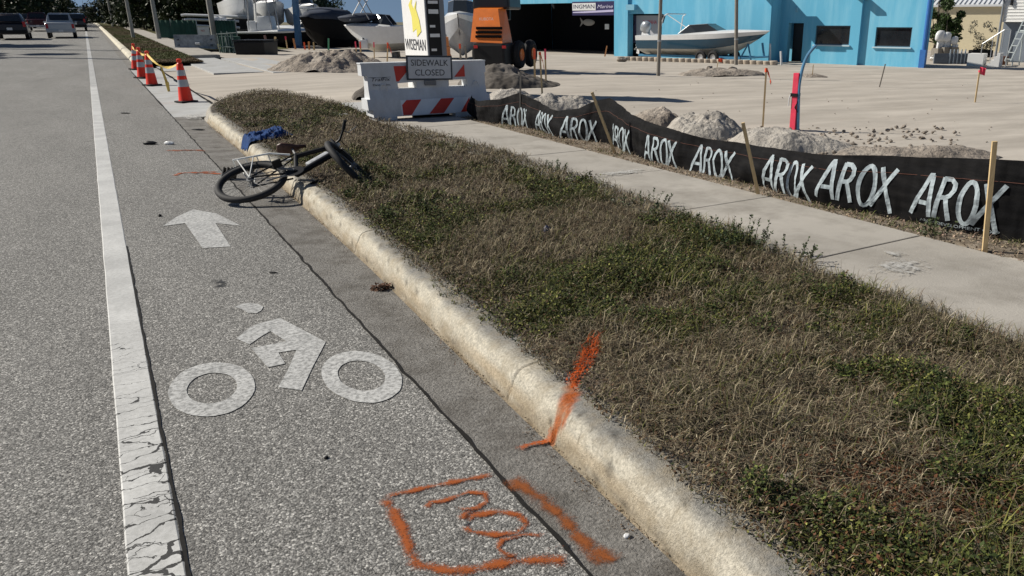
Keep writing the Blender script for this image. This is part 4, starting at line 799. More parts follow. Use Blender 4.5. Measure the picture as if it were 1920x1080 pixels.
# ================================================================ WEEDS AND GRASS
def vnoise(x, y, s, seed):
    rs = np.random.RandomState(seed); G_ = rs.rand(64, 64); X = x*s+100; Y = y*s+100; xi = np.floor(X).astype(int); yi = np.floor(Y).astype(int); fx = X-xi; fy = Y-yi; fx = fx*fx*(3-2*fx); fy = fy*fy*(3-2*fy)
    g = lambda a, b: G_[a % 64, b % 64]
    return (g(xi, yi)*(1-fx)+g(xi+1, yi)*fx)*(1-fy)+(g(xi, yi+1)*(1-fx)+g(xi+1, yi+1)*fx)*fy
def fbm2(x, y, s, seed): return .55*vnoise(x, y, s, seed)+.3*vnoise(x, y, s*2.3, seed+1)+.15*vnoise(x, y, s*5.1, seed+2)
SPOT = []
def quads_obj(name, V, C, m):
    n = len(V)//4; me = bpy.data.meshes.new(name); me.vertices.add(len(V)); me.vertices.foreach_set('co', V.astype(np.float32).ravel()); me.loops.add(n*4); me.loops.foreach_set('vertex_index', np.arange(n*4, dtype=np.int32)); me.polygons.add(n); me.polygons.foreach_set('loop_start', np.arange(0, n*4, 4, dtype=np.int32)); me.polygons.foreach_set('loop_total', np.full(n, 4, dtype=np.int32))
    me.update(calc_edges=True); ca = me.color_attributes.new('col', 'FLOAT_COLOR', 'POINT'); ca.data.foreach_set('color', np.hstack([C, np.ones((len(C), 1))]).astype(np.float32).ravel()); me.materials.append(m); me.update()
    o = bpy.data.objects.new(name, me); COL.objects.link(o); return o
RS = np.random.RandomState(3)
def strands(px_, py_, pz_, L, lean, wdt, az, col, bend=.6):
    """two stacked quads per strand"""
    n = len(px_); d = np.stack([np.cos(az), np.sin(az), np.zeros(n)], 1); s = np.stack([-np.sin(az), np.cos(az), np.zeros(n)], 1); B = np.stack([px_, py_, pz_], 1)
    sw = RS.uniform(-.5, .5, n)[:, None]; l1 = lean; l2 = np.minimum(lean+bend, 1.9); up = np.array([0, 0, 1.])
    M_ = B+(d*np.sin(l1)[:, None]+up*np.cos(l1)[:, None])*(L*.55)[:, None]; T = M_+((d+s*sw)*np.sin(l2)[:, None]+up*np.cos(l2)[:, None])*(L*.5)[:, None]
    T[:, 2] = np.maximum(T[:, 2], B[:, 2]+.004); w_ = wdt[:, None]*s
    V = np.stack([B-w_, B+w_, M_+w_*.8, M_-w_*.8, M_-w_*.8, M_+w_*.8, T+w_*.25, T-w_*.25], 1).reshape(-1, 3); C = np.repeat(col, 8, 0); return V, C
def leaves(px_, py_, pz_, L, wr, col):
    n = len(px_); az = RS.uniform(0, 2*pi, n); el = RS.uniform(-.3, 1.0, n); d = np.stack([np.cos(az)*np.cos(el), np.sin(az)*np.cos(el), np.sin(el)], 1); s = np.stack([-np.sin(az), np.cos(az), RS.uniform(-.6, .6, n)], 1); P = np.stack([px_, py_, pz_], 1)
    V = np.stack([P, P+d*(L*.45)[:, None]+s*(L*wr)[:, None], P+d*L[:, None], P+d*(L*.45)[:, None]-s*(L*wr)[:, None]], 1).reshape(-1, 3); return V, np.repeat(col, 4, 0)
def shade(base, n, v=.35): return np.clip(np.array(base)[None, :]*(1+RS.uniform(-v, v, (n, 1)))*(1+RS.uniform(-.08, .08, (n, 3))), 0, 1)
vx0a = np.vectorize(vx0); vx1a = np.vectorize(vx1)
GREENS = [(2.75, 3.9, .5, .9), (2.2, 5.5, .5, .5), (3.4, 6.4, .35, .7), (3.5, 4.05, .25, 1.0), (2.3, 3.7, .45, 1.0), (2.7, 1.7, .25, 1.1), (1.9, 2.3, .25, .6), (2.5, 12.5, .6, .5), (3.6, 15, .5, .8), (1.9, 7.6, .4, .6), (2.0, 14.3, .5, .6), (3.3, 3.0, .4, .5), (1.75, 1.45, .2, .35)]
def field(x, y):
    g = fbm2(x, y, 1.7, 5)+.42*(fbm2(x, y, 5, 9)-.5)+.10*np.exp(-((x-vx0a(y)-.12)/.1)**2)
    for a, b, r, k in GREENS: g = g+.42*k*np.exp(-((x-a)**2+(y-b)**2)/(r*r))
    return g
Vs = []; Cs = []
def verge_z_np(x, y): return .148+.018*0+np.zeros_like(x)
for y0, y1, dens, ws in ((.7, 3.2, 11000, 1.0), (3.2, 6.2, 7000, 1.2), (6.2, 11, 3600, 1.7), (11, 20, 1900, 2.6), (-2.5, .7, 1200, 2)):
    n = int(2.15*(y1-y0)*dens*(1.15 if y0 < 11 else .8)); nt_ = n//22; ty = RS.uniform(y0, y1, nt_); tx = RS.uniform(1.4, 4.1, nt_); ti = RS.randint(nt_, size=n); loose = RS.rand(n) < .38; rr = .02*ws**.5
    y = np.where(loose, RS.uniform(y0, y1, n), ty[ti]+RS.normal(0, rr, n)); x = np.where(loose, RS.uniform(1.35, 4.15, n), tx[ti]+RS.normal(0, rr, n)); e0 = vx0a(y); e1 = vx1a(y); over = .05*(fbm2(x*0, y, 5, 21)-.35)*2
    k = (x > e0-.02-over*1.3) & (x < e1+over*1.3); x = x[k]; y = y[k]; g = field(x, y); farf = np.clip(1.25-y/14, .35, 1)**.8; hgt = farf*( .25+1.5*fbm2(x, y, 2.6, 33)+.6*np.clip(g-.6, 0, 1)); m = len(x)
    tall = np.clip((x-vx0a(y))/.25, .25, 1)*hgt
    isg = RS.rand(m) < np.clip((g-.42)*2.8, .14, .85)
    # dry thatch
    d = ~isg; q = d.sum(); pal = np.array([(.17, .137, .09), (.33, .275, .18), (.055, .045, .032), (.48, .41, .28), (.14, .088, .05), (.20, .17, .105)]); pick = RS.choice(6, q, p=[.3, .2, .22, .06, .1, .12]); c = pal[pick]*(1+RS.uniform(-.3, .3, (q, 1)))
    z = RS.uniform(.135, .19, q)+.03*tall[d]; V, C = strands(x[d], y[d], z, RS.uniform(.03, .10, q)*tall[d]**.5*(.7+.3*ws), RS.uniform(.3, 1.5, q), RS.uniform(.0008, .0018, q)*ws, RS.uniform(0, 2*pi, q), c, .8); Vs.append(V); Cs.append(C)
    # green blades
    q = isg.sum(); pal = np.array([(.06, .075, .022), (.11, .12, .03), (.03, .038, .014), (.19, .19, .05), (.17, .145, .06)]); pick = RS.choice(5, q, p=[.33, .25, .22, .12, .08]); c = pal[pick]*(1+RS.uniform(-.3, .3, (q, 1)))
    V, C = strands(x[isg], y[isg], np.full(q, .14), RS.uniform(.05, .14, q)*tall[isg], RS.uniform(.05, 1.0, q), RS.uniform(.0012, .0028, q)*ws, RS.uniform(0, 2*pi, q), c, .7); Vs.append(V); Cs.append(C)
    # small broad leaves in the green patches, brown leaf litter elsewhere
    n2 = int(n*1.35); y = RS.uniform(y0, y1, n2); x = RS.uniform(1.4, 4.1, n2); g = field(x, y); e0 = vx0a(y); e1 = vx1a(y); k = (x > e0-.015-.05*(fbm2(x*0, y, 6, 25)-.35)) & (x < e1+.04) & (RS.rand(n2) < np.clip((g-.42)*2.2, .4, 1)); x = x[k]; y = y[k]; g = g[k]; q = len(x)
    pal = np.array([(.055, .07, .018), (.11, .12, .028), (.026, .034, .012), (.27, .27, .075), (.10, .06, .032), (.24, .20, .14)]); dry = np.clip((g-.45)*2.2, .2, .9); pick = np.where(RS.rand(q) < dry, RS.choice(4, q, p=[.36, .24, .31, .09]), 4+(RS.rand(q) < .3)); c = pal[pick]*(1+RS.uniform(-.3, .3, (q, 1)))
    hh = np.clip(g-.45, .05, .6)*.26*np.clip((x-vx0a(y))/.25, .2, 1)
    V, C = leaves(x, y, .15+RS.uniform(.1, 1, q)*hh+.01, RS.uniform(.009, .02, q)*(.6+.4*ws), .28, c); Vs.append(V); Cs.append(C)
M_grass = mat('weed_foliage', (1, 1, 1), .75, spec=.2, attr='col')
# low leafy bushes of weed, dark and dense, in the green patches
nb_ = 0
while nb_ < 330:
    y_ = RS.rand()**1.3*15+.6; x_ = RS.uniform(vx0(y_)+.12, vx1(y_)-.02)
    if field(np.array([x_]), np.array([y_]))[0] < .52+.12*RS.rand(): continue
    nb_ += 1; r_ = RS.uniform(.05, .13); h_ = RS.uniform(.06, .15)*(1 if y_ < 8 else .7); q = int(330 if y_ < 5 else 200 if y_ < 8 else 110); u = RS.normal(size=(q, 3)); u /= np.linalg.norm(u, axis=1)[:, None]; f = RS.uniform(.3, 1, q)**.5
    X_ = x_+u[:, 0]*r_*f; Y_ = y_+u[:, 1]*r_*f; Z_ = .15+np.abs(u[:, 2])*h_*f; pal = np.array([(.045, .065, .018), (.085, .105, .026), (.026, .036, .013), (.16, .18, .05), (.12, .08, .04)]); c = pal[RS.choice(5, q, p=[.34, .25, .27, .08, .06])]*(1+RS.uniform(-.3, .3, (q, 1)))
    V, C = leaves(X_, Y_, Z_, RS.uniform(.010, .022, q)*(1 if y_ < 6 else 1.5), .3, c); Vs.append(V); Cs.append(C)
    q = 14; V, C = strands(x_+RS.normal(0, r_*.5, q), y_+RS.normal(0, r_*.5, q), np.full(q, .14), RS.uniform(.8, 1.5, q)*h_, RS.uniform(0, .6, q), np.full(q, .0012), RS.uniform(0, 2*pi, q), np.tile(np.array([[.16, .13, .07]]), (q, 1)), .3); Vs.append(V); Cs.append(C)
V = np.vstack(Vs); C = np.vstack(Cs); near = np.where((V[:, 0] < 1.9) & (V[:, 1] > 2.6) & (V[:, 1] < 3.05))[0]
for i in near:
    if sdist(V[i, 0], V[i, 1]) < .035: C[i] = (.55, .09, .012)
o = quads_obj('grass', V, C, M_grass); o['kind'] = 'stuff'
# reddish leafy patch in the lower right corner and litter on the fence strip
Vs = []; Cs = []
n = 5000; x = RS.normal(2.05, .25, n); y = RS.normal(1.25, .22, n); k = x > vx0a(y)+.04; x = x[k]; y = y[k]; V, C = leaves(x, y, .16+RS.rand(len(x))*.06, RS.uniform(.01, .02, len(x)), .3, shade((.10, .045, .022), len(x), .6)); Vs.append(V); Cs.append(C)
n = 26000; y = RS.uniform(-2, 12.6, n); x = RS.uniform(4.98, 5.75, n); g = fbm2(x, y, 2, 61); k = (RS.rand(n) < np.clip((g-.30)*1.9, .08, 1)) & (x > 5.0+.16*fbm2(x*0, y, 3, 8)); x = x[k]; y = y[k]; g = g[k]; q = len(x); isg = RS.rand(q) < np.clip((g-.52)*3, 0, .6)
c = np.where(isg[:, None], shade((.12, .14, .04), q, .4), shade((.27, .21, .15), q, .5)); V, C = strands(x, y, np.full(q, .145), RS.uniform(.03, .10, q), RS.uniform(.4, 1.5, q), RS.uniform(.0015, .004, q), RS.uniform(0, 2*pi, q), c, .6); Vs.append(V); Cs.append(C)
n = 6000; y = RS.uniform(0, 12.6, n); x = RS.uniform(5.0, 5.5, n); V, C = leaves(x, y, np.full(n, .152), RS.uniform(.012, .03, n), .3, shade((.27, .21, .15), n, .5)); Vs.append(V); Cs.append(C)
o = quads_obj('leaf_litter', np.vstack(Vs), np.vstack(Cs), M_grass); o['kind'] = 'stuff'
n = 5200; y = RS.uniform(.3, 15, n); cfa = np.vectorize(cf)(y); x = cfa-np.abs(RS.normal(0, .035, n))-.003; k = RS.rand(n) < np.clip((fbm2(x*0, y, 3.1, 81)-.36)*4, .04, 1); x = x[k]; y = y[k]; q = len(x)
V, C = leaves(x, y, np.full(q, -.008)+RS.uniform(0, .008, q), RS.uniform(.004, .013, q), .3, shade((.11, .075, .045), q, .6)); o = quads_obj('gutter_litter', V, C, M_grass); o['kind'] = 'stuff'
n = 1400; y = RS.uniform(.3, 14, n); x = RS.uniform(1.07, 1.36, n); V, C = leaves(x, y, np.full(n, -.006), RS.uniform(.003, .008, n), .4, shade((.12, .10, .08), n, .7)); o = quads_obj('gutter_litter', V, C, M_grass); o['kind'] = 'stuff'
# individual leafy weeds standing at the sidewalk edge
def weed(x, y, h, label, n=26, spread=.14, seed=0, col=(.05, .075, .02)):
    t = thing('weed_plant', label, 'plant', (x, y, .14)); r = random.Random(seed); st = MB(); lv = MB()
    for k in range(n):
        a = r.uniform(0, 2*pi); q = spread*sqrt(r.random()); b = Vector((q*cos(a), q*sin(a), 0)); L = h*r.uniform(.45, 1); tp = b+Vector((cos(a)*q*.5+r.uniform(-.03, .03), sin(a)*q*.5+r.uniform(-.03, .03), L)); md = b.lerp(tp, .5)+Vector((r.uniform(-.01, .01), r.uniform(-.01, .01), 0)); st.tube([b, md, tp], [.0025, .002, .001], 4)
        for j in range(int(L/.0065)):
            f = r.uniform(.15, 1.0); p = b.lerp(md, f*2) if f < .5 else md.lerp(tp, f*2-1); u = Vector((r.uniform(-1, 1), r.uniform(-1, 1), r.uniform(-.1, 1))).normalized()*r.uniform(.012, .026); v = u.cross(Vector((r.uniform(-1, 1), r.uniform(-1, 1), 1))).normalized()*u.length*.33; lv.add([p, p+u*.5+v, p+u, p+u*.5-v], [(0, 1, 2, 3)])
    st.build('stems', mat('weed_stem', (.09, .08, .04), .8), t); lv.build('leaves', mat('weed_leaf', (.05, .075, .022), .6, vary=.5, vscale=25), t)
weed(3.56, 3.92, .25, 'tall dark leafy weed at the sidewalk edge in front of the middle of the fence', 34, .17, 1)
weed(3.74, 3.55, .14, 'low leafy weed right of the tallest weed at the sidewalk edge', 22, .14, 2)
weed(3.80, 5.35, .16, 'leafy weed at the sidewalk edge left of the tallest weed', 26, .22, 3)
weed(3.62, 4.75, .17, 'bushy weed between the two sidewalk edge weeds', 26, .2, 6)
weed(3.94, 7.2, .18, 'small weed at the sidewalk edge in line with the leaning fence stake', 18, .1, 9)
weed(5.12, 3.45, .14, 'green weed at the foot of the right fence stake', 16, .09, 5)
# far verge grass, coarse
n = 60000; y = 35+RS.rand(n)**2*90; x = RS.uniform(1.6, 3.6, n); g = fbm2(x, y, .5, 71); c = np.where((g > .5)[:, None], shade((.09, .10, .03), n), shade((.16, .12, .07), n)); V, C = strands(x, y, np.full(n, .14)+rise(y), RS.uniform(.05, .1, n), RS.uniform(.2, 1.2, n), RS.uniform(.008, .014, n), RS.uniform(0, 2*pi, n), c)
o = quads_obj('grass', V, C, M_grass); o['kind'] = 'stuff'
# ================================================================ TALL SIGN
pc = Vector((6.42, 17.75, .05)); t = thing('pylon_sign', 'tall white and black pylon sign behind the sidewalk barrier', 'sign', pc)
LY = 1.5; LX = .42; HP = 4.3
MB().box((0, 0, HP/2), (LX, LY, HP), bev=.01).build('cabinet', mat('grey_cabinet', (.2, .22, .25), .5), t)
MB().box((-LX/2-.012, 0, HP/2), (.02, LY-.02, HP-.03)).build('white_panel', mat('sign_white_panel', (.85, .85, .84), .4, vary=.03), t)
MB().box((-.05, -LY/2-.012, HP/2), (LX-.14, .02, HP-.05)).build('black_panel', M_blk, t)
m2 = MB()
R_ = lambda y, z: (-LX/2-.026, y, z)
for dy, dz, s, ex in ((.0, .0, 1, 0), (-.24, -.10, .7, .006)):
    m2.prism([(dy+.10*s, 1.40+dz), (dy-.30*s, 1.52+dz), (dy-.20*s, 1.76+dz), (dy+.05*s, 2.0+dz), (dy-.04, 2.16+dz), (dy+.26*s, 1.98+dz), (dy+.10*s, 1.72+dz)], -LX/2-.028-ex, -LX/2-.022-ex, 'x')
m2.build('yellow_emblem', mat('emblem_yellow', (.8, .72, .15), .5), t)
m2 = MB(); m2.text('WISEMAN', .34, (-LX/2-.027, 0, 1.12), rz=-pi/2, width=1.34, thick=.004); m2.build('lettering', mat('charcoal_ink', (.05, .055, .07), .5), t)
m2 = MB(); m2.text('CORPORATION', .13, (-LX/2-.027, 0, .80), rz=-pi/2, width=1.0, thick=.004); m2.build('lettering', mat('pale_grey_ink', (.55, .56, .57), .5), t)
m2 = MB()
for z, h in ((2.02, .06), (1.83, .09), (1.53, .05), (1.34, .07), (1.04, .05), (.86, .08)): m2.box((-.05-(.0 if h > .055 else .04), -LY/2-.025, z), (LX-.2 if h > .055 else .12, .008, h))
m2.build('tenant_strip', M_wht, t)
# ================================================================ BLUE BUILDING
GZ = -.30; P0 = Vector((26.0, 39.2, GZ)); dvec = Vector((.30, -.954, 0)).normalized(); nout = Vector((dvec.y, -dvec.x, 0)); BRZ = math.atan2(dvec.y, dvec.x)
def BL(px_, py_, off=0.):
    p = onplane(px_, py_, P0-nout*off, nout); return (p-P0).dot(dvec), p.z-GZ
bd = thing('shop_building', 'bright blue stucco boat shop with dark open bays and two windows', 'building', P0, BRZ)
M_blue = mat('blue_stucco', (.14, .46, .66), .85, spec=.2, vary=.06, vscale=.8, bump=.25, bscale=30, dirt=(.30, .60, .74), dscale=1.6, damt=.6, stretch=(1, 1, .14))
HB = 3.5
def wall(mb, x0, x1, y, th=.25, z0=-.15, z1=HB, ops=()):
    xs = x0
    for a, b, c, d in sorted(ops):
        mb.box(((xs+a)/2, y+th/2, (z0+z1)/2), (a-xs, th, z1-z0))
        if c > z0+.05: mb.box(((a+b)/2, y+th/2, (z0+c)/2), (b-a, th, c-z0))
        mb.box(((a+b)/2, y+th/2, (d+z1)/2), (b-a, th, z1-d)); xs = b
    mb.box(((xs+x1)/2, y+th/2, (z0+z1)/2), (x1-xs, th, z1-z0))
sx = lambda px_, off=0: BL(px_, 100, off)[0]
x_l = sx(905); x_c0 = sx(1154); x_c1 = sx(1179); x_b = sx(1240); x_a1 = sx(1441); zb1 = BL(1150, 4)[1]; zb2 = BL(1200, 26)[1]
mb = MB(); wall(mb, x_l-.8, x_c0, 0, .3, ops=[(x_l, x_c0-.001, -.1, zb1)]); wall(mb, x_c1, x_a1, 0, .3, ops=[(x_c1+.001, x_b, -.1, zb2)])
mb.box(((x_c0+x_c1)/2, .12, HB/2-.08), (x_c1-x_c0, .5, HB+.15))
yB = 1.05; yC = 1.25; x_b1 = sx(1608, yB); x_c2 = sx(1731, yC)
dr = (sx(1475, yB), sx(1503, yB), -.1, BL(1489, 43, yB)[1]); wn = (sx(1526, yB), sx(1590, yB), BL(1558, 84, yB)[1], BL(1558, 48, yB)[1]); wc = (sx(1638, yC), sx(1705, yC), BL(1672, 88, yC)[1], BL(1672, 51, yC)[1])
wall(mb, x_a1-.3, x_b1, yB, .3, ops=[dr, wn]); wall(mb, x_b1+.002, x_c2, yC, .3, ops=[wc])
mb.box((x_a1-.15, .3+(yB-.3)/2, HB/2-.08), (.3, yB-.3, HB+.15)); mb.prism([(x_c2, yC+.31), (x_c2-.5, yC+1.8), (x_c2-.8, yC+1.8), (x_c2-.3, yC+.31)], -.15, HB, 'z'); mb.box(((x_b+x_c2)/2-.4, yC+1.95, HB/2-.08), (x_c2-x_b-.2, .25, HB+.15)); mb.box((x_l-.65, .3+4.8, HB/2-.08), (.3, 9.6, HB+.15)); mb.box(((x_l+x_b)/2+.2, 10.2, HB/2), (x_b-x_l+.4, .3, HB)); mb.box((x_b+.45, 6.1, HB/2-.08), (.3, 7.9, HB+.15))
mb.build('wall', M_blue, bd)
MB().box(((x_l+x_b)/2, 5.2, HB-.2), (x_b-x_l-.2, 9.5, .2)).box(((x_b+x_c2)/2, 2.2, HB-.25), (x_c2-x_b-1.6, 1.6, .2)).build('roof', mat('roof_grey', (.3, .3, .3), .9), bd)
mb = MB(); mb.box(((x_l+x_b)/2, .4+3.2, .0), (x_b-x_l, 6.4, .1)); mb.build('floor', mat('shop_floor', (.16, .155, .15), .7), bd)
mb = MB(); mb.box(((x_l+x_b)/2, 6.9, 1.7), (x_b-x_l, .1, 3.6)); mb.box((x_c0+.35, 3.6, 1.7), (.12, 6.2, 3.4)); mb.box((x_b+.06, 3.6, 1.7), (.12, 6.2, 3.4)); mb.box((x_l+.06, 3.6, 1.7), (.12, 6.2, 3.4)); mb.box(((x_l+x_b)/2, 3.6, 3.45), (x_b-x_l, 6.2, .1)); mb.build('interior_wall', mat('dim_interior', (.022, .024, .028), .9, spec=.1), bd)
def wind(o4, y, nm='window'):
    a, b, c, d = o4; mb = MB(); f = .045
    mb.box(((a+b)/2, y+.10, c+f/2), (b-a, .08, f)); mb.box(((a+b)/2, y+.10, d-f/2), (b-a, .08, f)); mb.box((a+f/2, y+.10, (c+d)/2), (f, .08, d-c-2*f)); mb.box((b-f/2, y+.10, (c+d)/2), (f, .08, d-c-2*f)); w_ = mb.build(nm, mat('dark_window_frame', (.06, .10, .13), .5), bd)
    MB().box(((a+b)/2, y+.12, (c+d)/2), (b-a-2*f, .015, d-c-2*f)).build('pane', glass_dark(), w_)
    MB().box(((a+b)/2, y-.02, c-.035), (b-a+.14, .16, .06), bev=.008).build('sill', mat('pale_sill', (.45, .58, .64), .8), w_)
    MB().box(((a+b)/2+.25*(b-a), y+.3, c+.25), ((b-a)*.4, .3, .35)).build('blind', mat('interior_blind', (.12, .12, .12), .8), w_)
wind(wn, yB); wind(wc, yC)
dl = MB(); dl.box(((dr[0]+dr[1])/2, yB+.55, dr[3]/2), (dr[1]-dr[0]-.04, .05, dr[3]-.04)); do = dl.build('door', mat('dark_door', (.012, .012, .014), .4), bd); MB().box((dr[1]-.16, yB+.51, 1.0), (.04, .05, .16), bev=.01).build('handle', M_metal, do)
m2 = MB(); m2.box(((dr[0]+dr[1])/2, yB-.05, dr[3]+.62), (.12, .1, .22), bev=.02); m2.build('wall_lamp', mat('lamp_blue', (.2, .45, .6), .5), bd)
m2 = MB(); m2.box((x_b1-.05, yC-.32, BL(1612, 2, yC)[1]+.18), (.5, .5, .12), bev=.02, rx=-.3); m2.box((x_b1-.1, yC-.12, BL(1612, 2, yC)[1]+.25), (.1, .25, .08)); m2.build('floodlight', mat('bronze_lamp', (.12, .08, .05), .5), bd)
m2 = MB(); m2.box((x_a1+.2, -.1, BL(1500, 0, 0)[1]+.2), (1.3, 1.0, .12)); m2.build('canopy', M_blue, bd)
m2 = MB(); m2.tube([(x_c2+.05, yC-.12, -.1), (x_c2+.05, yC-.12, HB)], .10, 10); m2.box((x_c2+.05, yC-.12, .3), (.26, .22, .9)); m2.build('downpipe', mat('royal_blue', (.03, .14, .42), .5, vary=.1), bd)
m2 = MB(); m2.box((x_c1+.28, -.14, zb2+.35), (.6, .3, .3)); m2.build('awning_box', MATS['lamp_blue'], bd)
# shop banner in the open bay
x0, z0 = BL(1074, 29); x1, z1 = BL(1153, 2)
t = thing('shop_banner', 'navy and white INGMAN Marine banner across the top of the open bay', 'banner', P0, BRZ); zc = (z0+z1)/2; hh = (z1-z0); ww = x1-x0
MB().box((x0+ww/2, -.03, zc), (ww, .03, hh)).build('board', mat('navy_board', (.015, .012, .08), .5), t)
MB().box((x0+ww*.29, -.055, zc+hh*.13), (ww*.56, .02, hh*.54)).build('white_panel', M_wht, t)
m2 = MB(); m2.prism([(x0+ww*.02, zc-hh*.24), (x0+ww*.98, zc-hh*.10), (x0+ww*.98, zc-hh*.26), (x0+ww*.3, zc-hh*.33), (x0+ww*.02, zc-hh*.32)], -.062, -.05); m2.build('swoosh', mat('lilac_white', (.5, .47, .68), .5), t)
m2 = MB(); m2.text('INGMAN', hh*.42, (x0+ww*.29, -.07, zc+hh*.13), width=ww*.5, thick=.004); m2.build('lettering', mat('navy_ink', (.02, .02, .06), .5), t)
m2 = MB(); m2.text('Marine', hh*.36, (x0+ww*.78, -.06, zc+hh*.12), width=ww*.36, thick=.004, shear=.3); m2.build('lettering', mat('lilac_ink', (.6, .58, .75), .5), t)
def inbay(px_, py_, dep): s, z = BL(px_, py_, dep); return P0+dvec*s-nout*dep+Vector((0, 0, z))
x0, z0 = BL(1181, 100, .5); x1, z1 = BL(1239, 27, .5); t = thing('dealer_poster', 'grey poster board with red YAMAHA lettering inside the right bay', 'poster', P0, BRZ)
MB().box(((x0+x1)/2+.2, .55, z1-.65), (x1-x0-.4, .04, 1.2)).build('board', mat('poster_grey', (.42, .42, .45), .6), t); MB().box((x0+.22, .52, z1-.8), (.42, .05, 1.5)).build('dark_panel', mat('poster_violet', (.06, .05, .10), .6), t)
m2 = MB(); m2.text('YAMAHA', .3, ((x0+x1)/2+.32, .52, z1-.42), width=.95, thick=.006, shear=.1); m2.build('lettering', mat('poster_red', (.5, .02, .06), .5), t); m2 = MB(); m2.M = Matrix.Translation((x0+.2, .49, z1-.45)) @ Matrix.Rotation(pi/2, 4, 'X'); m2.torus(.13, .02, 20, 5); m2.build('round_emblem', M_blk, t)
a = inbay(1138, 50, 1.2); t = thing('paper_notice', 'small white notice square hanging in the dark bay beside the blue column', 'notice', a, BRZ); MB().box((0, 0, 0), (.32, .02, .3)).build('sheet', M_wht, t)
a = inbay(1104, 42, 2.5); t = thing('white_fish_mount', 'pale fish shaped display hanging in the dark bay', 'display', a, BRZ); m2 = MB(); m2.blob((0, 0, 0), (.5, .08, .2), 4, .1, 3); m2.prism([(-.4, .0), (-.75, .3), (-.62, 0), (-.75, -.25)], -.02, .02); m2.build('body', mat('dim_white', (.3, .3, .29), .6), t)
# ================================================================ BOATS
def hull_sec(L, B_, D, t, rake=.13):
    b = B_/2*(1-max(0, (t-.42)/.58)**2.3)*(.93+.07*min(1, t/.3)); b = max(b, .015); kz = D*.62*max(0, (t-.62)/.38)**2.2; cz = D*.26+D*.42*max(0, (t-.55)/.45)**1.8; sz = D*(.86+.14*t*t); x = L*t; xr = lambda f: x*(1-rake*(1-f)*t**3)
    return kz, cz, sz, b, xr
def boat(L, B_, D, label, loc, rz, m_side, m_bot, m_top=None, name='motor_boat', stripe=.62, group=None, windshield=True, pitch=0):
    t = thing(name, label, 'boat', loc, rz, group); t.matrix_basis = t.matrix_basis @ Matrix.Rotation(-pitch, 4, 'Y'); N = 26
    def strip(f0, f1, nm, m, off=0., n=4):
        for sg in (1,):
            mb = MB(); secs = []
            for i in range(N+1):
                tt = i/N; kz, cz, sz, b, xr = hull_sec(L, B_, D, tt); q = []
                def pt(f):
                    if f <= .4: k = f/.4; return (xr(f), b*.86*k, kz+(cz-kz)*k**1.15)
                    k = (f-.4)/.6; return (xr(f), b*(.86+.14*k**.6), cz+(sz-cz)*k)
                P_ = [pt(f0+(f1-f0)*j/n) for j in range(n+1)]
                q = [Vector((x, -y-off, z)) for x, y, z in P_[::-1]]+[Vector((x, y+off, z)) for x, y, z in P_] if f0 <= 0 else None
                secs.append((P_, q))
            if f0 <= 0: mb.loft([s[1] for s in secs], cap=True)
            else:
                for s_ in (-1, 1): mb.loft([[Vector((x, s_*(y+off), z)) for x, y, z in s[0]] for s in secs], cap=False)
                a = secs[0][0]; mb.add([Vector((0, -y, z)) for x, y, z in a]+[Vector((0, y, z)) for x, y, z in a], [(j, j+1, n+1+j+1, n+1+j) for j in range(n)])
            return mb.build(nm, m, t, smooth=True)
    strip(0, .42, 'hull_bottom', m_bot); strip(.42, stripe+.2, 'hull_side', m_side, .002); strip(stripe+.2, 1, 'topside', m_top or M_wht, .006)
    mb = MB(); secs = []
    for i in range(N+1):
        tt = i/N; kz, cz, sz, b, xr = hull_sec(L, B_, D, tt); c = D*.10*sin(pi*min(1, max(0, (tt-.35)/.65)))*1.2
        secs.append([Vector((L*tt, -b-.006, sz)), Vector((L*tt, -b*.8, sz+c*.6+.03)), Vector((L*tt, 0, sz+c+.03)), Vector((L*tt, b*.8, sz+c*.6+.03)), Vector((L*tt, b+.006, sz))])
    mb.loft(secs, cap=True); mb.build('deck', m_top or M_wht, t, smooth=True)
    if windshield:
        z = D*.93; mb = MB(); mb.add([(L*.52, -B_*.38, z), (L*.66, -B_*.2, z+.06), (L*.66, B_*.2, z+.06), (L*.52, B_*.38, z), (L*.44, -B_*.34, z+D*.36), (L*.55, -B_*.17, z+D*.4), (L*.55, B_*.17, z+D*.4), (L*.44, B_*.34, z+D*.36)], [(0, 1, 5, 4), (1, 2, 6, 5), (2, 3, 7, 6)])
        mb.add([(L*.36, -B_*.39, z), (L*.52, -B_*.38, z), (L*.44, -B_*.34, z+D*.36), (L*.36, B_*.39, z), (L*.52, B_*.38, z), (L*.44, B_*.34, z+D*.36)], [(0, 1, 2), (3, 5, 4)])
        w_ = mb.build('windshield', mat('smoked_glass', (.03, .035, .04), .1), t)
        fr = MB(); fr.tube([(L*.36, -B_*.39, z), (L*.44, -B_*.34, z+D*.36), (L*.55, -B_*.17, z+D*.4), (L*.55, B_*.17, z+D*.4), (L*.44, B_*.34, z+D*.36), (L*.36, B_*.39, z)], .015, 5); fr.build('frame', M_metal, w_)
    return t
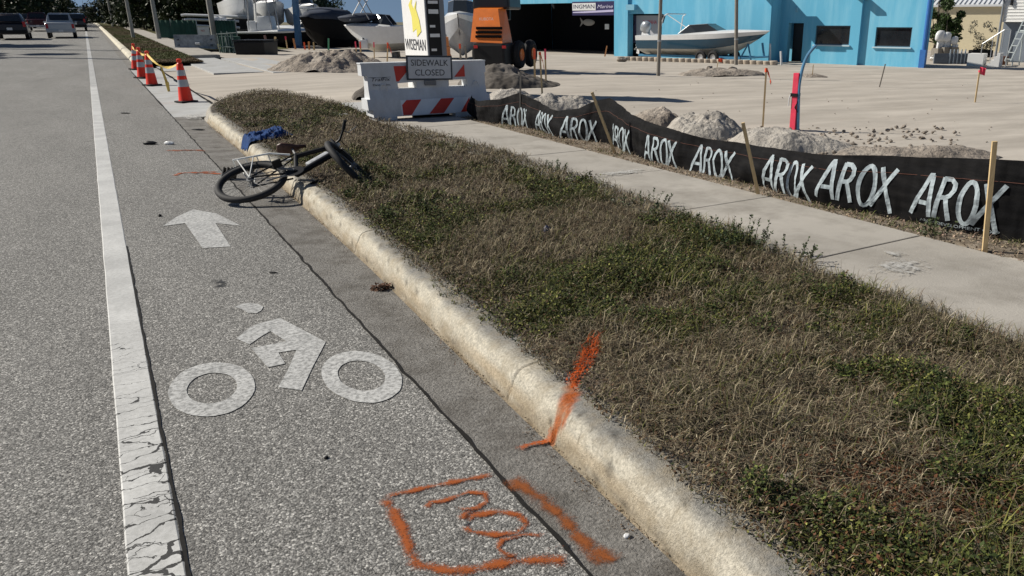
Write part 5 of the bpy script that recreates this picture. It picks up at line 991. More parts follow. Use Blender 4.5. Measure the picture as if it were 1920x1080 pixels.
def outboard(par, x, z, s=1, tilt=.0, m=None, y=0):
    mb = MB(); R = Matrix.Translation((x, y, z)) @ Matrix.Rotation(tilt, 4, 'Y') @ Matrix.Scale(s, 4); mb.M = R
    secs = [[Vector((-.32+dx+a*cos(u)*.31*k, .19*k*sin(u), zz)) for u in [2*pi*j/14 for j in range(14)]] for zz, k, dx, a in ((.30, .8, 0, 1), (.38, 1, 0, 1), (.6, 1.02, -.01, 1), (.78, .86, .02, 1), (.86, .5, .05, 1))]
    mb.loft(secs, closed=True); o = mb.build('outboard', m or mat('silver_cowl', (.38, .40, .42), .25, metal=.4), par, smooth='all')
    mb = MB(); mb.M = R; mb.box((-.30, 0, -.05), (.2, .12, .75), bev=.02, taper=1.2); mb.box((-.32, 0, -.5), (.62, .05, .03)); mb.tube([(-.05, 0, -.62), (-.2, 0, -.62), (-.55, 0, -.62)], [.02, .07, .05], 10); mb.prism([(-.35, -.6), (-.25, -.9), (-.45, -.9), (-.5, -.6)], -.015, .015); mb.box((-.08, 0, .12), (.3, .2, .4), bev=.03); mb.build('lower_unit', M_wht, o, smooth=True)
    mb = MB(); mb.M = R
    for k in range(3):
        a = 2*pi*k/3; mb.add([(-.58, .03*cos(a), -.62+.03*sin(a)), (-.55, .17*cos(a+.4), -.62+.17*sin(a+.4)), (-.6, .18*cos(a-.3), -.62+.18*sin(a-.3))], [(0, 1, 2)])
    mb.build('propeller', M_metal, o); return o
OFF = -2.0
bs, bz = BL(1214, 101, OFF); be, _ = BL(1444, 52, OFF); LB = be-bs
zbase = bz-.02; bloc = P0+dvec*bs+nout*(-OFF)+Vector((0, 0, zbase))
M_navy = mat('teal_blue_gelcoat', (.012, .06, .105), .22, vary=.08, coat=.4); M_bwh = mat('cream_bottom', (.55, .54, .50), .5, vary=.12, dirt=(.35, .32, .27), dscale=2)
bt_ = boat(LB, 2.3, 1.12, 'white and dark blue bowrider boat with silver outboard on a trailer by the blue wall', bloc, BRZ, M_navy, M_bwh, stripe=.60, pitch=.015)
outboard(bt_, -.02, .75, 1.0, .35)
mb = MB()
for y in (-.95, .95): mb.tube([(LB*.2, y, 1.0), (LB*.23, y*.9, 1.9), (LB*.26, y*.85, 2.0)], .03, 6); 
mb.tube([(LB*.26, -.8, 2.0), (LB*.26, .8, 2.0)], .03, 6); mb.tube([(LB*.26, -.8, 1.95), (LB*.44, -.8, 1.25)], .02, 6); mb.build('tow_arch', M_wht, bt_); MB().box((LB*.21, -.8, 1.78), (.24, .2, .42), bev=.05, ry=.35).build('speaker_pod', M_blk, bt_)
tr = thing('boat_trailer', 'low trailer with black tyres carrying the dark blue boat', 'trailer', P0+dvec*bs+nout*(-OFF), BRZ); mb = MB()
for y in (-.7, .7): mb.box((LB*.42, y, .30), (LB*.85, .08, .12)); 
for x in (.4, 2.0, 4.2, 5.6): mb.box((x, 0, .30), (.08, 1.32, .1))
mb.tube([(LB*.84, -.7, .30), (LB*1.0, 0, .38)], .05, 6); mb.tube([(LB*.84, .7, .30), (LB*1.0, 0, .38)], .05, 6); mb.tube([(LB*.97, 0, .35), (LB*.95, 0, 1.0)], .05, 6); mb.tube([(LB*.80, -.35, .05), (LB*.86, -.2, .95)], .04, 6); mb.tube([(LB*.9, -.3, .05), (LB*.86, -.2, .95)], .04, 6); mb.build('chassis', mat('trailer_blue', (.06, .22, .38), .5, metal=.2), tr)
for x in (LB*.56, LB*.66):
    for y in (-1.0, 1.0): m2 = MB(); m2.M = Matrix.Translation((x, y, .31)) @ Matrix.Rotation(pi/2, 4, 'X'); m2.torus(.23, .09, 24, 8); w_ = m2.build('wheel', M_rub2, tr, smooth=True); m2 = MB(); m2.M = Matrix.Translation((x, y, .31)) @ Matrix.Rotation(pi/2, 4, 'X'); m2.lathe([(0, .03), (.1, .03), (.15, .06), (.16, -.06), (0, -.06)], 14); m2.build('rim', M_metal, w_, smooth=True)
# retaining blocks
a = hit(1166, 113); b = hit(1450, 122); nb = 25; b0 = None; M_rb = mat('tan_block', (.42, .36, .29), .9, vary=.25, vscale=4, bump=.6, bscale=20)
for i in range(nb):
    p = a.lerp(b, i/(nb-1)); lab = 'tan round-faced retaining block in the long row in front of the blue boat'
    if b0 is None:
        m2 = MB(); sec = []
        m2.lathe([(.0, 0), (.19, 0), (.20, .03), (.20, .17), (.17, .2), (0, .2)], 14); o = m2.build('retaining_block', M_rb, smooth=True); b0 = o
    else: o = b0.copy(); COL.objects.link(o)
    o.matrix_basis = Matrix.Translation(p+Vector((0, 0, -.02+.02*random.random()))) @ Matrix.Rotation(random.random()*6, 4, 'Z'); tag(o, lab, 'block', 'round retaining blocks in front of the blue boat')
scrap(1166, 116, (.25, .18, .13), 'rubble_chunk', 'pale rubble chunk at the foot of the blue column', 'rubble', M_rub, 5, 0, .5)
scrap(1330, 134, (.14, .10, .12), 'rubble_chunk', 'small boulder left of the orange flags on the low heap', 'rubble', M_rub, 6, 0, .4); scrap(1372, 137, (.28, .14, .13), 'concrete_block', 'grey concrete chunk right of the orange flags on the low heap', 'rubble', M_rub, 8, .3, .35)
# ---- boats in the yard at the left
def at_rz(r): return -AZ+r
M_bh = mat('black_gelcoat', (.005, .005, .006), .5, spec=.1); M_gh = mat('grey_gelcoat', (.32, .33, .35), .35, vary=.1)
def yard(px0, px1, ytop, ybot, d, **k):
    p0 = W(px0, ybot, d); p1 = W(px1, ybot, d); D = (W(px0, ytop, d)-p0).length; return p0, (p1-p0).length, D
p0, L_, D_ = yard(425, 618, 56, 90, 54); b1 = boat(L_, 2.7, D_, 'long black hulled centre console boat with white decks in the left yard', p0, at_rz(0), M_bh, M_bh, name='console_boat', stripe=.72, windshield=False)
mb = MB(); mb.box((L_*.42, 0, D_+.35), (1.1, .9, 1.0), bev=.12, taper=.85); mb.box((L_*.30, 0, D_+.2), (.6, .9, .7), bev=.08); mb.build('console', M_wht, b1, smooth=True)
mb = MB(); mb.box((L_*.40, 0, D_+1.95), (2.4, 2.0, .12), bev=.04); mb.build('hard_top', M_wht, b1)
mb = MB()
mb.tube([(L_*.28, -.6, D_+.9), (L_*.5, -.6, D_+.9)], .03, 5)
for k_ in range(4):
    x, y = ((.28, -.6), (.28, .6), (.5, -.6), (.5, .6))[k_]; m2 = MB(); m2.tube([(L_*x, y, D_), (L_*(x*.8+.08), y, D_+1.9)], .04, 6); m2.build('top_post', M_metal, b1); mb = MB(); 
for y in (-.4, .4): outboard(b1, .05, D_*.75, 1.25, .1, M_wht, y)
p0, L_, D_ = yard(655, 520, 42, 86, 60)
b2 = boat(L_, 2.8, D_*.8, 'white walkaround boat behind the blue hoist leg with a tall superstructure', W(640, 84, 62), at_rz(pi), M_wht, M_bwh, name='cabin_boat', windshield=True)
mb = MB(); mb.box((L_*.38, 0, D_*.9), (1.8, 1.6, 1.1), bev=.15, taper=.8); mb.box((L_*.34, 0, D_*.9+1.15), (1.5, 1.5, .1), bev=.03); mb.build('cabin', M_wht, b2, smooth=True)
# pontoon boat, three pale rails
a = W(345, 58, 64); L_ = (W(450, 58, 64)-a).length; t = thing('pontoon_boat', 'pontoon boat with three long white rails behind the green fence', 'boat', a, at_rz(0)); mb = MB()
for z, x0 in ((.25, .8), (.72, .2), (1.05, 0)): mb.tube([(x0, 0, z+.1), (x0+.3, 0, z+.14), (L_*.6, 0, z+.06), (L_, 0, z)], .1, 8)
mb.box((L_*.5, 1.2, 1.15), (L_*.9, 2.2, .06)); mb.build('rail', M_wht, t, smooth=True); mb = MB(); mb.box((L_*.5, 1.2, .5), (L_*.96, 2.0, .8)); mb.build('covered_deck', M_bh, t)
mb = MB(); [mb.tube([(0, y, -.5), (L_, y, -.5)], .3, 12) for y in (.4, 2.0)]; mb.build('pontoon', M_metal, t, smooth=True)
# dark covered boat, bow on, with grey stem
p = W(628, 93, 47); b3 = boat(5.5, 2.3, 1.75, 'black covered boat seen bow on with a grey keel strip', p+FW*5.3, at_rz(-pi/2-.35), M_bh, M_bh, M_bh, name='covered_boat', windshield=False)
mb = MB(); mb.blob((3.0, 0, 1.75), (2.2, 1.0, .6), 3, .2, 3); mb.build('boat_cover', mat('navy_canvas', (.02, .03, .055), .8, vary=.3), b3, smooth='all')
# white boat with navy bimini, bow to the left
p = W(800, 93, 40); b4 = boat((W(800, 93, 40)-W(657, 93, 40)).length, 2.2, 1.3, 'white boat with cream bottom and navy canvas left of the tall white sign', W(800, 98, 40)+Vector((0, 0, .15)), at_rz(pi+.12), M_wht, M_bwh, name='bimini_boat', windshield=True, pitch=-.05)
mb = MB(); mb.blob((3.0, 0, 1.62), (1.0, 1.0, .22), 3, .15, 3); mb.build('canvas_cover', MATS['navy_canvas'], b4, smooth='all'); mb = MB()
for y in (-.9, .9): mb.tube([(2.4, y, 1.5), (3.0, y, 2.9)], .025, 5); mb.tube([(3.3, y, 1.5), (2.3, y, 2.9)], .025, 5)
mb.build('bimini_frame', M_metal, b4); MB().box((2.4, 0, 2.95), (2.0, 2.0, .1), bev=.03).build('bimini_top', MATS['navy_canvas'], b4)
for x_ in (1.5, 4.0): MB().box((x_, 0, -.3), (.25, 1.2, .5)).build('boat_stand', M_gry, b4)
a = W(684, 92, 39); t = thing('white_tank', 'small white plastic tank under the bow of the navy canvas boat', 'tank', a, FACE); MB().box((0, 0, .22), (.42, .4, .42), bev=.06).build('body', M_wht, t, smooth=True); MB().tube([(0, 0, .42), (0, 0, .5)], .07, 10).build('cap', M_blk, t)
p = W(838, 108, 37); b5 = boat(5.6, 1.75, 1.9, 'white and grey boat standing between the tall sign and the orange loader', p+FW*5.2, at_rz(-pi/2+.12), M_gh, M_gh, M_wht, name='grey_boat', windshield=True, stripe=.65)
for px_, dd, B_, D_, lb in ((447, 66, 2.4, 2.5, 'tall white boat bow pointing at the camera right of the thin dark pole'), (505, 70, 2.6, 2.3, 'white sport boat seen bow on, left of the blue hoist leg'), (575, 68, 2.2, 2.0, 'white boat bow just right of the blue hoist leg')):
    p = W(px_, 52, dd); bb = boat(6.0, B_, D_, lb, Vector((p.x, p.y, 1.0))+FW*5.0-UR*2.6, at_rz(-pi/2+.6), M_wht, M_wht, name='sport_boat', windshield=True)
    MB().box((3.0, 0, D_+.5), (1.0, 1.0, 1.1), bev=.1, taper=.8).build('console', M_wht, bb, smooth=True); MB().box((2.8, 0, D_+2.0), (1.8, 1.7, .1), bev=.03).build('hard_top', M_wht, bb)
    for x_, y_ in ((2.2, -.7), (2.2, .7), (3.5, -.6), (3.5, .6)): MB().tube([(x_, y_, D_-.1), (x_, y_*.9, D_+1.95)], .04, 6).build('top_post', M_metal, bb)
    for y_ in (-.8, .8): MB().tube([(2.6, y_, D_+.1), (1.9, y_*1.5, D_+3.2)], .03, 5).build('outrigger', M_wht, bb)
    for x_ in (1.4, 4.4): MB().box((x_, 0, -.4), (.3, 1.4, 1.4)).build('boat_stand', M_gry, bb)
# blue hoist leg
a = W(561, 92, 53); b = W(550, -40, 53); t = thing('hoist_leg', 'large blue steel leg of a boat hoist in the left yard', 'hoist', a); d = b-a; mb = MB(); mb.tube([(0, 0, 0), d], [.22, .2], 4); mb.build('column', mat('hoist_blue', (.035, .12, .26), .5, vary=.2, dirt=(.1, .2, .32), dscale=2), t); MB().box((0, 0, .08), (.7, .7, .16), bev=.02).build('base_plate', MATS['hoist_blue'], t)
mb = MB(); mb.tube([d*.98-UR*1.0, d*.98+UR*3.5], .18, 4); mb.build('crossbeam', MATS['hoist_blue'], t)
a = W(660, 95, 50); t = thing('orange_drum', 'pale orange barrel on the sand right of the tall sign', 'barrel', W(836, 118, 31), FACE); mb = MB(); mb.lathe([(0, 0), (.2, 0), (.22, .05), (.22, .3), (.2, .33), (.2, .6), (.17, .63), (.16, .95), (0, .97)], 20); mb.build('body', mat('faded_orange', (.75, .3, .1), .6, vary=.15), t, smooth=True)
# black low skirt / dark bin behind the heap
a = W(446, 108, 40); t = thing('black_dumpster', 'black container behind the left end of the rubble heap', 'container', a, FACE); MB().box((.65, .8, .35), (1.4, 1.6, .8), bev=.04, taper=1.08).build('body', M_blk, t); MB().box((.65, .8, .80), (1.56, 1.78, .06)).build('rim', M_blk, t)
grid('yard_shade_sheet', [p_ for p_ in (5.2, 8, 12, 18, 26, 40)], span(56, 130, 8), lambda x, y: .14-.018*(x-5.5) if x > 5.5 else .14, mat('yard_shade_dark', (.045, .044, .042), .9, spec=.1, vary=.3, vscale=.6))  # dark sheet laid in for the shade beneath and behind the yard boats
# ================================================================ ORANGE LOADER
a = W(920, 131, 27.0); t = thing('wheel_loader', 'orange loader with slotted rear hood and black counterweight seen from behind', 'loader', a, FACE-.24); k = 27.0/1450
M_lor = mat('loader_orange', (.85, .2, .015), .45, vary=.1, coat=.2)
zz = lambda y_: (131-y_)*k*1.02
def hoodsec(y, w0, w1, z0, z1): return [Vector((-w0/2, y, z0)), Vector((w0/2, y, z0)), Vector((w1/2, y, z1)), Vector((-w1/2, y, z1))]
hx = -.10
mb = MB(); mb.M = Matrix.Translation((hx, 0, 0)); mb.add([(-.58, 0, zz(84)), (.56, 0, zz(86)), (.32, .35, zz(29)), (-.54, .35, zz(29)), (-.58, .95, zz(84)), (.56, .95, zz(86)), (.36, .95, zz(26)), (-.54, .95, zz(26))], [(0, 1, 2, 3), (4, 7, 6, 5), (0, 3, 7, 4), (1, 5, 6, 2), (3, 2, 6, 7), (0, 4, 5, 1)]); mb.build('hood', M_lor, t)
mb = MB(); 
for i, (yy) in enumerate((61, 68, 75)): 
    f = (yy-84)/(29-84); mb.box((hx+.06, .35*f-.012, zz(yy)), (.92, .05, .075), rx=-.3)
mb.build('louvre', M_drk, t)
m2 = MB(); m2.text('KUBOTA', .13, (hx-.02, .18, zz(46)), width=.5, thick=.006); m2.v = [(x, y-.06+.18*((z-zz(46)))*1.0, z) for x, y, z in m2.v]; m2.build('lettering', mat('hood_letter', (.8, .62, .52), .5), t)
mb = MB(); mb.box((.0, .3, zz(105)), (1.15, .9, (zz(86)-zz(124))), bev=.08); mb.box((.05, .35, zz(127)), (.9, .5, .2)); mb.build('counterweight', M_blk, t)
mb = MB(); mb.box((hx-.1, 1.35, zz(-10)), (1.35, 1.2, 1.5), bev=.08, taper=.9); mb.build('cab', mat('cab_dark', (.015, .016, .018), .3), t); mb = MB(); mb.box((hx-.25, .88, zz(4)), (.8, .03, .6)); mb.build('rear_window', glass_dark(), t); MB().box((hx-.05, 1.7, zz(-54)), (1.6, 1.7, .1), bev=.03).build('cab_roof', M_blk, t)
for x, y in ((-.78, 1.0), (.66, 1.0), (-.78, 2.2), (.66, 2.2)):
    m2 = MB(); m2.M = Matrix.Translation((x, y, .46)) @ Matrix.Rotation(pi/2, 4, 'Y'); m2.torus(.33, .15, 26, 8); w_ = m2.build('wheel', M_rub2, t, smooth=True); m2 = MB(); m2.M = Matrix.Translation((x, y, .46)) @ Matrix.Rotation(pi/2, 4, 'Y'); m2.lathe([(0, .08), (.12, .08), (.2, .13), (.2, -.13), (.12, -.08), (0, -.08)], 16); m2.build('rim', M_lor, w_, smooth=True)
mb = MB(); mb.tube([(-.2, 2.3, 1.6), (-.3, 2.7, 3.2), (-.4, 2.9, 4.2)], .12, 6); mb.build('boom', M_blk, t)
mb = MB(); mb.box((0, 2.1, .55), (.9, 2.6, .4)); mb.build('chassis', M_blk, t)
for x in (-.42, .58): MB().box((x, -.17, zz(92)), (.14, .03, .09), bev=.01).build('tail_light', mat('tail_red', (.5, .02, .02), .3), t)
# ================================================================ VEHICLES ON THE ROAD
def car(kind, label, pxc, dd, body, rz=0, s=1):
    _p = W(pxc, 70, dd); X, Y = _p.x, _p.y
    t = thing("car" if kind != "pickup" else "pickup_truck", label, 'car' if kind != 'pickup' else 'truck', (X, Y, float(rise(Y))), rz); t.scale = (s, s, s); t.matrix_basis = Matrix.Translation((X, Y, float(rise(Y)))) @ Matrix.Rotation(rz, 4, 'Z') @ Matrix.Scale(s, 4)
    Wd = 1.9; Ln = 5.4 if kind == 'pickup' else 4.7; m = mat('car_paint_'+body[0], body[1], .25, metal=.3, coat=.5)
    def sec(y, w0, w1, z0, z1, r=.12): return [Vector((x, y, z)) for x, z in ((-w0/2+r, z0), (w0/2-r, z0), (w0/2, z0+r), (w1/2, z1-r), (w1/2-r, z1), (-w1/2+r, z1), (-w1/2, z1-r), (-w0/2, z0+r))]
    if kind == 'pickup':
        mb = MB(); mb.loft([sec(y, Wd, w_, .42, z, .08) for y, z, w_ in ((0, 1.12, Wd-.08), (.06, 1.16, Wd-.02), (1.9, 1.16, Wd-.02), (3.9, 1.16, Wd-.02), (4.9, 1.08, Wd-.06), (5.35, .95, Wd-.2))], closed=True); mb.build('body', m, t, smooth=True)
        mb = MB(); mb.loft([sec(y, Wd-.12, w_, 1.10, z, .08) for y, z, w_ in ((1.75, 1.25, Wd-.2), (1.95, 1.84, Wd-.5), (3.2, 1.86, Wd-.5), (3.95, 1.3, Wd-.3))], closed=True); mb.build('cab', m, t, smooth=True)
        MB().box((0, 1.80, 1.52), (1.25, .03, .42), rx=-.3).build('rear_window', glass_dark(), t); MB().box((0, -.02, .78), (1.5, .04, .5), bev=.02).build('tailgate', m, t)
    else:
        mb = MB(); mb.loft([sec(y, Wd, w_, .34, z, .12) for y, z, w_ in ((0, .95, Wd-.15), (.1, 1.05, Wd-.04), (1.2, 1.08, Wd), (3.2, 1.05, Wd), (4.4, .9, Wd-.1), (4.7, .7, Wd-.3))], closed=True); mb.build('body', m, t, smooth=True)
        mb = MB(); mb.loft([sec(y, Wd-.14, w_, 1.0, z, .1) for y, z, w_ in ((.08, 1.12, Wd-.3), (.5, 1.62, Wd-.5), (2.3, 1.70, Wd-.5), (3.3, 1.15, Wd-.3))], closed=True); mb.build('cab', m, t, smooth=True)
        MB().box((0, .25, 1.34), (1.25, .03, .44), rx=-.72).build('rear_window', glass_dark(), t)
    for s_ in (-1, 1):
        MB().box((s_*(Wd/2-.13), 0 if kind != 'pickup' else -.01, .98 if kind != 'pickup' else .88), (.16, .08, .32), bev=.02).build('tail_light', mat('tail_red', (.5, .02, .02), .3), t)
        MB().box((s_*(Wd/2+.08), 3.1, 1.18), (.16, .1, .14), bev=.03).build('mirror', m, t)
        for y in (.95, Ln-1.1):
            m2 = MB(); m2.M = Matrix.Translation((s_*(Wd/2-.13), y, .36)) @ Matrix.Rotation(pi/2, 4, 'Y'); m2.lathe([(0, -.1), (.34, -.11), (.36, -.08), (.36, .08), (.34, .11), (0, .1)], 20); w_ = m2.build('wheel', M_rub2, t, smooth=True); m2 = MB(); m2.M = Matrix.Translation((s_*(Wd/2-.13), y, .36)) @ Matrix.Rotation(pi/2, 4, 'Y'); m2.lathe([(0, -.115), (.2, -.115), (.21, .115), (0, .115)], 14); m2.build('rim', M_metal, w_)
    MB().box((0, -.06, .52), (Wd-.1, .14, .2), bev=.03).build('bumper', M_metal if kind == 'pickup' else M_blk, t); MB().box((0, -.14, .70 if kind != 'pickup' else .55), (.3, .012, .15)).build('licence_plate', M_wht, t)
    return t
car('suv', 'dark maroon SUV nearest on the left lane with a red tail light', 22, 58, ('maroon', (.014, .006, .007)), 0, 1.08)
car('pickup', 'dark red pickup truck ahead of the maroon SUV', 76, 82, ('red', (.06, .006, .008)))
car('pickup', 'silver white pickup truck in the right lane', 117, 62, ('silver', (.45, .47, .49)), 0, 1.0)
car('suv', 'black car ahead of the silver pickup truck', 146, 84, ('black', (.012, .013, .016)), 0, 1.05)
car('suv', 'black car on the far left lane between the maroon SUV and the red pickup', 52, 96, ('black', (.012, .013, .016)))
car('suv', 'dark distant car far ahead near the traffic signals', 158, 140, ('black', (.012, .013, .016)))
# ================================================================ STREET: poles, signals, far building
def pole(px_, py_, d, label, r=.14, h=9, group='utility poles along the far sidewalk', base=None):
    B = W(px_, py_, d); B.z = float(rise(B.y)) if B.x < 5 else B.z; t = thing('utility_pole', label, 'pole', B, 0, group); mb = MB(); mb.tube([(0, 0, -.2), (0, 0, h*.5), (0, 0, h)], [r, r*.85, r*.65], 10); mb.build('shaft', mat('grey_pole', (.36, .35, .32), .8, vary=.15, vscale=2), t, smooth=True)
    mb = MB(); mb.box((0, 0, h-.5), (1.8, .1, .12)); mb.build('crossarm', M_gry, t); m2 = MB(); 
    for x in (-.8, -.3, .3, .8): m2.tube([(x, 0, h-.44), (x, 0, h-.28)], .04, 6)
    m2.build('insulator', M_wht, t); return t
pole(252, 80, 60, 'grey pole rising above the farthest taped cone', .13)
pole(300, 82, 58, 'grey pole standing left of the green mesh fence', .15)
pole(403, 76, 50, 'pale thick pole beside the small white notice board', .17)
pole(213, 56, 100, 'slim distant pole left of the nearest three poles', .13)
pole(196, 50, 150, 'very distant slim pole nearest to the vanishing road', .14)
pole(429, 30, 70, 'thin dark pole against the palms left of the white boat top', .09, 12)
ma = W(44, 40, 150); ma.z = float(rise(ma.y)); t = thing('signal_mast', 'distant traffic signal mast arm across the road', 'traffic signal', ma, 0); mb = MB(); mb.tube([(0, 0, 0), (0, 0, 5.6)], [.2, .15], 8); e = W(115, 13, 150)-ma; s0 = W(44, 13, 150)-ma; mb.tube([s0, e], .09, 6); mb.build('mast', M_metal, t)
for i, (x, y, lb) in enumerate(((157, 15, 'leftmost hanging traffic signal over the road'), (178, 17, 'middle hanging traffic signal over the road'), (188, 21, 'rightmost and lowest hanging traffic signal'))):
    a = W(x, y, 150); t = thing('traffic_signal', lb, 'traffic signal', a, 0, 'traffic signals on the span wire'); MB().box((0, 0, 0), (.42, .3, 1.1), bev=.05).build('housing', M_blk, t); m2 = MB()
    for k in (-.33, 0, .33): m2.M = Matrix.Translation((0, -.17, k)) @ Matrix.Rotation(pi/2, 4, 'X'); m2.lathe([(0, 0), (.14, 0), (.15, .1)], 12)
    m2.build('lens', glass_dark(), t); MB().tube([(0, 0, .55), (0, 0, 1.3)], .03, 5).build('hanger', M_metal, t)
a = W(120, 42, 190); t = thing('filling_station', 'distant white flat canopied building over the end of the road', 'building', a, 0); q = lambda x, y: W(x, y, 190)-a
for (x0, x1, y0, y1, dy) in ((126, 156, 15, 22, 0), (157, 186, 18, 24, 6)): p = q(x0, y1); r_ = q(x1, y0); MB().box(((p.x+r_.x)/2, dy+4, (p.z+r_.z)/2), (abs(r_.x-p.x)+2, 8, abs(r_.z-p.z))).build('roof', M_wht, t)
p = q(128, 22); r_ = q(186, 42); MB().box(((p.x+r_.x)/2, 10, (p.z+r_.z)/2), (abs(r_.x-p.x), 5, abs(p.z-r_.z)+.5)).build('wall', mat('dim_wall', (.07, .075, .08), .8, vary=.4, vscale=.3), t)
MB().box((r_.x-3, 4, (p.z+r_.z)/2-1), (4, .5, 2.2)).build('window', glass_dark(), t)
# ================================================================ TREES
M_leaf = mat('tree_leaf', (1, 1, 1), .6, spec=.3, attr='col'); M_bark = mat('bark', (.12, .10, .08), .9, vary=.3, vscale=5, bump=.6, bscale=10)
def tree_mesh(h, r, seed, n=3200, cb=.25, col=(.05, .075, .022), pine=False):
    rs = np.random.RandomState(seed); nb = 16; cs = []
    for k in range(nb):
        a = rs.uniform(0, 2*pi); q = r*sqrt(rs.rand())*.75; z = h*(cb+(1-cb)*rs.rand())*.93; cs.append((q*cos(a), q*sin(a), z, r*rs.uniform(.28, .5)*(1 if not pine else .7)))
    cs = np.array(cs); pick = rs.randint(nb, size=n); u = rs.normal(size=(n, 3)); u /= np.linalg.norm(u, axis=1)[:, None]; rad = cs[pick, 3]*rs.uniform(.45, 1.05, n); P = cs[pick, :3]+u*rad[:, None]*np.array([1, 1, .75]); P[:, 2] = np.maximum(P[:, 2], h*cb*.5)
    d1 = rs.normal(size=(n, 3)); d1 /= np.linalg.norm(d1, axis=1)[:, None]; d2 = np.cross(d1, rs.normal(size=(n, 3))); d2 /= np.linalg.norm(d2, axis=1)[:, None]; L = rs.uniform(.10, .26, n)[:, None]*(h/8)
    V = np.stack([P-d1*L, P+d2*L*.5, P+d1*L, P-d2*L*.5], 1).reshape(-1, 3); C = np.repeat(np.array(col)[None]*(1+rs.uniform(-.5, .7, (n, 1))), 4, 0); return V, C, cs
def tree(loc, h, r, seed, label, group=None, cb=.25, col=(.05, .075, .022), n=3200, name='tree', proto=None):
    if proto:
        t = copy_tree(proto); t.matrix_basis = Matrix.Translation(loc) @ Matrix.Rotation(seed*1.7, 4, 'Z') @ Matrix.Scale(h/proto['_h'], 4)
    else:
        t = thing(name, label, 'tree', loc); V, C, cs = tree_mesh(h, r, seed, n, cb, col); c = quads_obj('crown', V, C, M_leaf); c.parent = t; mb = MB(); mb.tube([(0, 0, -.3), (.1, 0, h*.3), (0, .1, h*.75)], [h*.03, h*.022, h*.01], 8)
        for q in cs[:9]: mb.tube([(0, .02, h*cb*.8+.1), (q[0]*.5, q[1]*.5, (h*cb+q[2])/2), tuple(q[:3])], [h*.012, h*.008, h*.003], 5)
        mb.build('trunk', M_bark, t, smooth=True); t['_h'] = h
    tag(t, label, 'tree', group); return t
GT = 'dark trees lining the left side of the road'; r1 = None
for i, (x, y, h) in enumerate([(-24, 62, 9), (-30, 80, 10), (-22, 96, 9), (-27, 112, 10), (-20, 130, 8.5), (-26, 150, 10), (-19, 175, 9), (-24, 205, 10), (-36, 95, 12), (-16, 240, 9), (-33, 130, 12), (-23, 255, 11), (-15, 300, 10), (-38, 70, 11), (-28, 71, 10), (-34, 88, 11), (-31, 100, 10), (-24, 118, 9), (-29, 138, 11), (-22, 160, 9), (-27, 180, 11), (-21, 190, 9), (-18, 215, 10), (-44, 84, 13), (-44, 110, 14), (-40, 150, 15)]+[(W(q_, 40, d_).x, W(q_, 40, d_).y, h_) for q_, d_, h_ in ((62, 120, 11), (78, 150, 13), (92, 175, 13), (104, 200, 12), (40, 120, 13), (20, 110, 14), (112, 230, 10))]):
    o = tree((x, y, 0), h, h*.48, i+1, 'dark broad tree lining the left side of the road', GT, cb=.12, proto=r1, col=(.03, .045, .016), n=5200)
    if r1 is None: r1 = o
GT2 = 'dark trees behind the green fence'; r2 = None
for i, (px_, d, h) in enumerate([(205, 170, 10), (222, 150, 10), (243, 120, 9), (258, 105, 10), (272, 98, 9), (290, 92, 11), (312, 88, 10), (335, 90, 10), (352, 86, 9), (372, 84, 10), (392, 90, 11), (412, 84, 9), (430, 86, 10), (228, 210, 11), (265, 160, 12), (330, 120, 13), (380, 125, 13), (300, 130, 12), (448, 100, 10)]):
    p = W(px_, 50, d); o = tree((p.x, p.y, .2), h, h*.46, i+31, 'dark tree standing behind the green fence and the poles', GT2, cb=.14, proto=r2, col=(.028, .04, .014), n=5200)
    if r2 is None: r2 = o
p = W(606, 70, 78); tree((p.x, p.y, -.1), 5.6, 1.9, 91, 'grey green tree against the sky behind the black covered boat', cb=.3, col=(.06, .09, .06))
p = W(628, 70, 80); tree((p.x, p.y, -.1), 4.4, 1.8, 92, 'low round tree right of the grey green tree', cb=.25, col=(.04, .065, .03))
p = W(1775, 80, 46); tree((p.x, p.y, -.4), 3.2, .85, 93, 'dense green tree right of the blue building corner', cb=.18, col=(.03, .055, .012), n=4200)
p = W(1756, 60, 52); tree((p.x, p.y, -.4), 4.3, 1.0, 94, 'taller green tree hidden partly by the blue building corner', cb=.2, col=(.035, .06, .015))
# off-frame street trees and a pole whose shadows cross the road
for i, (x, y, h) in enumerate([(-15, 57, 15), (-16, 71, 17)]):
    tree((x, y, 0), h, h*.2, i+51, 'slim street tree on the left road verge nearest the camera' if i == 0 else 'taller slim street tree on the left road verge', None, cb=.4, col=(.04, .055, .02), n=5000)
for i, (x, y) in enumerate([(-13.9, 55.0), (-14.2, 64.5)]):
    t = thing('street_lamp', 'grey street lamp on the left verge, nearest to the camera' if i == 0 else 'grey street lamp on the left verge, farther away', 'street lamp', (x, y, 0)); MB().tube([(0, 0, 0), (0, 0, 17)], [.3, .2], 10).build('shaft', M_metal, t, smooth=True); MB().tube([(0, 0, 16.6), (2.2, 0, 17)], .06, 6).build('arm', M_metal, t); MB().box((2.5, 0, 16.98), (.7, .25, .12), bev=.04).build('lamp_head', M_metal, t)
